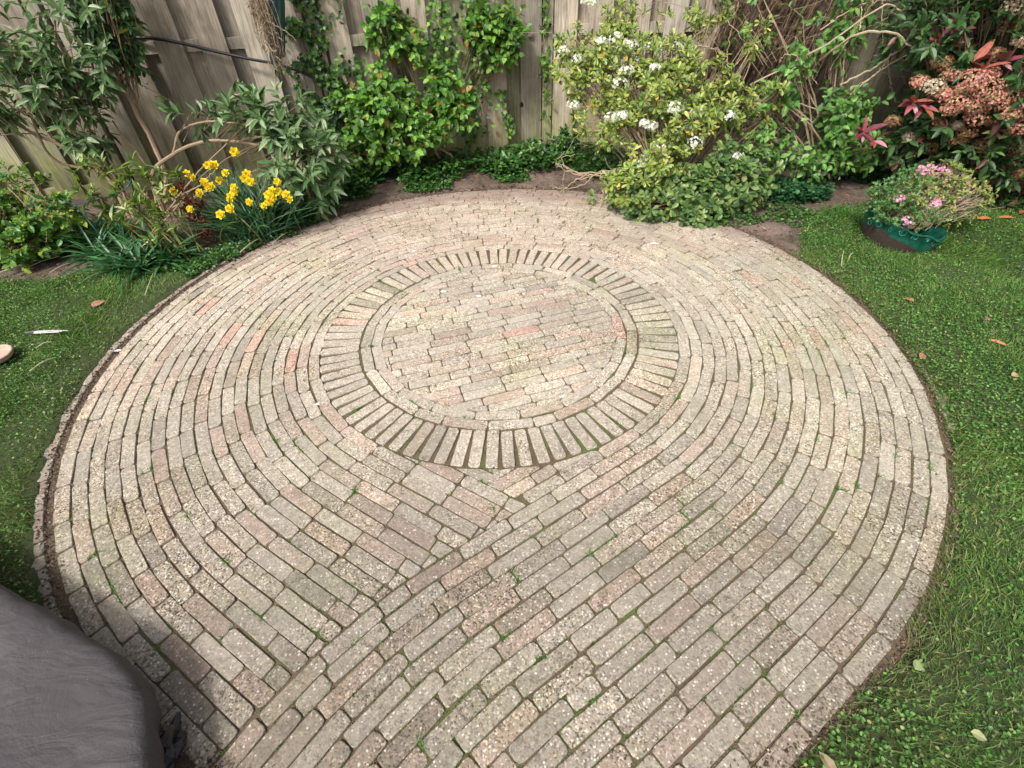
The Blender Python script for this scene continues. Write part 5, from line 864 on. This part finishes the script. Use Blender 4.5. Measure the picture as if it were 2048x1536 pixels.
# feather
f0, f1 = np.array((-2.372, 0.081, 0.045)), np.array((-2.624, 0.093, 0.035)); root = thing('feather', 'grey and white feather with a dark tip lying on the left lawn', 'feather', tuple(f0)); g = Geo(); tube(g, curve([f0, (f0 + f1) / 2 + [0, 0, .006], f1], 14), .0022, .0008, (.75, .72, .68), 6); g.build('quill', M_petal, root)
g = Geo(); T = unit(f1 - f0); S = np.array([-T[1], T[0], 0.]); Ln = np.linalg.norm(f1 - f0); v, K = [], []; m_ = 26
for t in np.linspace(.12, 1, m_):
    wd = .0135 * min(1, (t - .10) * 9) * min(1, math.sqrt(max(0, (1.0 - t)) * 7) + .05); c_ = f0 + (f1 - f0) * t + [0, 0, .006 * 4 * t * (1 - t) * .25 + .001]
    dark = (.10, .06, .08) if t > .78 else ((.80, .78, .80) if t > .5 else (.42, .39, .44))
    for s_ in (-1, 0, 1): v.append(c_ + S * s_ * wd + [0, 0, -.003 * abs(s_)]); K.append((*(dark if s_ <= 0 or t > .6 else (.75, .73, .76)), .5))
i_ = np.arange(m_ - 1)[:, None] * 3; j_ = np.arange(2)[None]; g.add(v, np.stack([i_ + j_, i_ + j_ + 1, i_ + j_ + 4, i_ + j_ + 3], -1).reshape(-1, 4), np.array(K)); g.build('vane', M_petal, root)
# terracotta saucer
sc = np.array((-2.625, -0.126, 0.030)); g = Geo(); prof = [(0, .004), (.062, .004), (.070, .010), (.076, .026), (.080, .028), (.084, .025), (.078, .004), (.07, -.004)]; ns = 40; V = [(sc[0] + r * math.cos(a), sc[1] + r * math.sin(a), sc[2] + z) for r, z in prof for a in np.linspace(0, 2 * PI, ns, endpoint=False)]
i_ = np.arange(len(prof) - 1)[:, None] * ns; j_ = np.arange(ns)[None]; g.add(V, np.stack([i_ + j_, i_ + (j_ + 1) % ns, i_ + ns + (j_ + 1) % ns, i_ + ns + j_], -1).reshape(-1, 4), (.5, .3, .25)); tag(g.build('plant_saucer', plain('faded_terracotta', (.42, .27, .22), (.58, .42, .35), .85, 30), smooth=False, loc=tuple(sc)), 'faded terracotta plant saucer on the lawn at the left frame edge', 'saucer')
# dark cover at the lower left corner and the crumpled plastic beside it
def cover_mat():
    mt, nt, b, out = nodes('dark_grey_fabric'); v = coords(nt); n1 = noise(nt, v, 5, 5, .6, .6); n2 = noise(nt, v, 420, 3, .7); vd = voro(nt, v, 45)
    col = mix(nt, n1, (.040, .034, .037), (.075, .066, .071)); col = mix(nt, 1.0, col, ramp(nt, n2, [(.3, (.75, .75, .75)), (.7, (1.25, 1.25, 1.25))]), 'MULTIPLY'); sp_ = ramp(nt, vd.outputs['Distance'], [(.05, (1, 1, 1)), (.09, (0, 0, 0))]); col = mix(nt, mth(nt, 'MULTIPLY', sp_, .35), col, (.22, .21, .21))
    nt.links.new(col, b.inputs['Base Color']); b.inputs['Roughness'].default_value = .75; n4 = noise(nt, coords(nt, (1.6, 5, 1)), 3.2, 3, .5, 1.6); nt.links.new(bump(nt, n2, .0015, .5, bump(nt, n4, .02, .35, bump(nt, n1, .02, .6))), b.inputs['Normal']); return mt
zt = .16
ctrl = np.array([(-2.370, -1.545, 0.160), (-2.657, -1.097, 0.160), (-2.102, -1.194, 0.160), (-1.532, -1.450, 0.160), (-1.338, -1.534, 0.160), (-1.184, -1.605, 0.160), (-1.038, -1.676, 0.160), (-0.927, -1.762, 0.160), (-0.855, -1.873, 0.160), (-0.809, -1.952, 0.160), (-0.777, -2.023, 0.160), (-0.937, -2.083, 0.160), (-1.300, -2.057, 0.160), (-1.731, -1.961, 0.160)])
P0 = ctrl[:, :2]; cc = []
for q in range(len(P0)):
    a, b, c_, d = P0[q - 1], P0[q], P0[(q + 1) % len(P0)], P0[(q + 2) % len(P0)]
    for t in np.linspace(0, 1, 10, endpoint=False): cc.append(.5 * ((2 * b) + (-a + c_) * t + (2 * a - 5 * b + 4 * c_ - d) * t ** 2 + (-a + 3 * b - 3 * c_ + d) * t ** 3))
cc = np.array(cc); cen = cc.mean(0); n = len(cc); g = Geo(); rings = []
for q, (inn, z) in enumerate(((.10, .0), (.035, .03), (.008, .07), (0, .11), (.006, .138), (.02, .153), (.045, .160), (.09, .162), (.18, .160), (.3, .158))):
    d = cen - cc; L = np.linalg.norm(d, axis=1)[:, None]; R_ = cc + d / L * np.minimum(inn, L * .9); wv = (.003 * np.sin(np.arange(n) * .9 + q * .7) + .004 * np.sin(np.arange(n) * .31 + q * 1.4)) * (1 if 1 < q < 6 else 0)
    rings.append(np.c_[R_ + d / L * wv[:, None], np.full(n, z + .01) + wv * .5])
V = np.concatenate(rings + [np.array([[cen[0], cen[1], .165]])]); i_ = np.arange(len(rings) - 1)[:, None] * n; j_ = np.arange(n)[None]; F = np.stack([i_ + j_, i_ + (j_ + 1) % n, i_ + n + (j_ + 1) % n, i_ + n + j_], -1).reshape(-1, 4)
b_ = (len(rings) - 1) * n; g.add(V, [F, np.array([[b_ + q, b_ + (q + 1) % n, len(V) - 1] for q in range(n)])], (.05, .05, .05)); tag(g.build('outdoor_cover', cover_mat(), smooth=True, loc=(float(cen[0]), float(cen[1]), 0)), 'dark grey fabric cover lying over the lower left edge of the patio', 'fabric cover')
g = Geo(); c0 = np.array((-0.879, -1.889, 0.040)); nu, nv = 26, 14; V = []
for u in range(nu):
    for v_ in range(nv):
        a = 2 * PI * u / nu; b_ = -PI / 2 + PI * v_ / (nv - 1); d = np.array([math.cos(a) * math.cos(b_), math.sin(a) * math.cos(b_), math.sin(b_)]); r = 1 + .22 * math.sin(5 * a + 3 * b_) + .16 * math.sin(9 * b_ + 4 * a) + rng.normal(0, .07)
        V.append(c0 + d * np.array([.036, .085, .045]) * r)
V = np.array(V); V[:, 2] = np.maximum(V[:, 2], .003); i_ = np.arange(nu)[:, None]; j_ = np.arange(nv - 1)[None]; F = np.stack([i_ * nv + j_, ((i_ + 1) % nu) * nv + j_, ((i_ + 1) % nu) * nv + j_ + 1, i_ * nv + j_ + 1], -1).reshape(-1, 4)
g.add(V, F, (.02, .02, .02)); tag(g.build('crumpled_plastic', plain('black_plastic_film', (.008, .008, .01), (.03, .03, .035), .22, 40, .004), loc=tuple(c0)), 'crumpled black plastic tucked under the dark grey cover', 'plastic film')
# white bird droppings / petals on the bricks
M_drop = plain('chalky_white', (.62, .62, .60), (.85, .85, .83), .8, 200)
for (p, s_, lb_) in (((-0.578, 0.952, 0.004), .016, 'white spot on the bricks left above the soldier ring'), ((-0.025, 0.700, 0.004), .018, 'white spot on the inner ring at the back'), ((1.065, 0.929, 0.004), .03, 'long white smear on the bricks right above the soldier ring'), ((-0.336, 0.410, 0.004), .02, 'white spot at the left inside the centre disc'), ((-0.120, 0.344, 0.004), .018, 'white spot left of the middle in the centre disc'), ((0.649, 1.208, 0.004), .014, 'white spot on the back rows of the patio'), ((-0.847, -0.539, 0.004), .014, 'small white spot beside the left soldier bricks'), ((-2.038, -0.064, 0.004), .02, 'white spot at the left rim of the patio')):
    g = Geo(); k_ = 14; v = [np.array(p) + [0, 0, .0015]] + [np.array(p) + np.array([math.cos(a) * s_ * rng.uniform(.5, 1) * 1.3, math.sin(a) * s_ * rng.uniform(.5, 1) * .7, 0]) for a in np.linspace(0, 2 * PI, k_, endpoint=False)]; g.add(v, np.array([[0, 1 + q, 1 + (q + 1) % k_] for q in range(k_)]), (.8, .8, .8)); tag(g.build('white_splash', M_drop, loc=p), lb_, 'white splash', 'white splashes on the bricks')
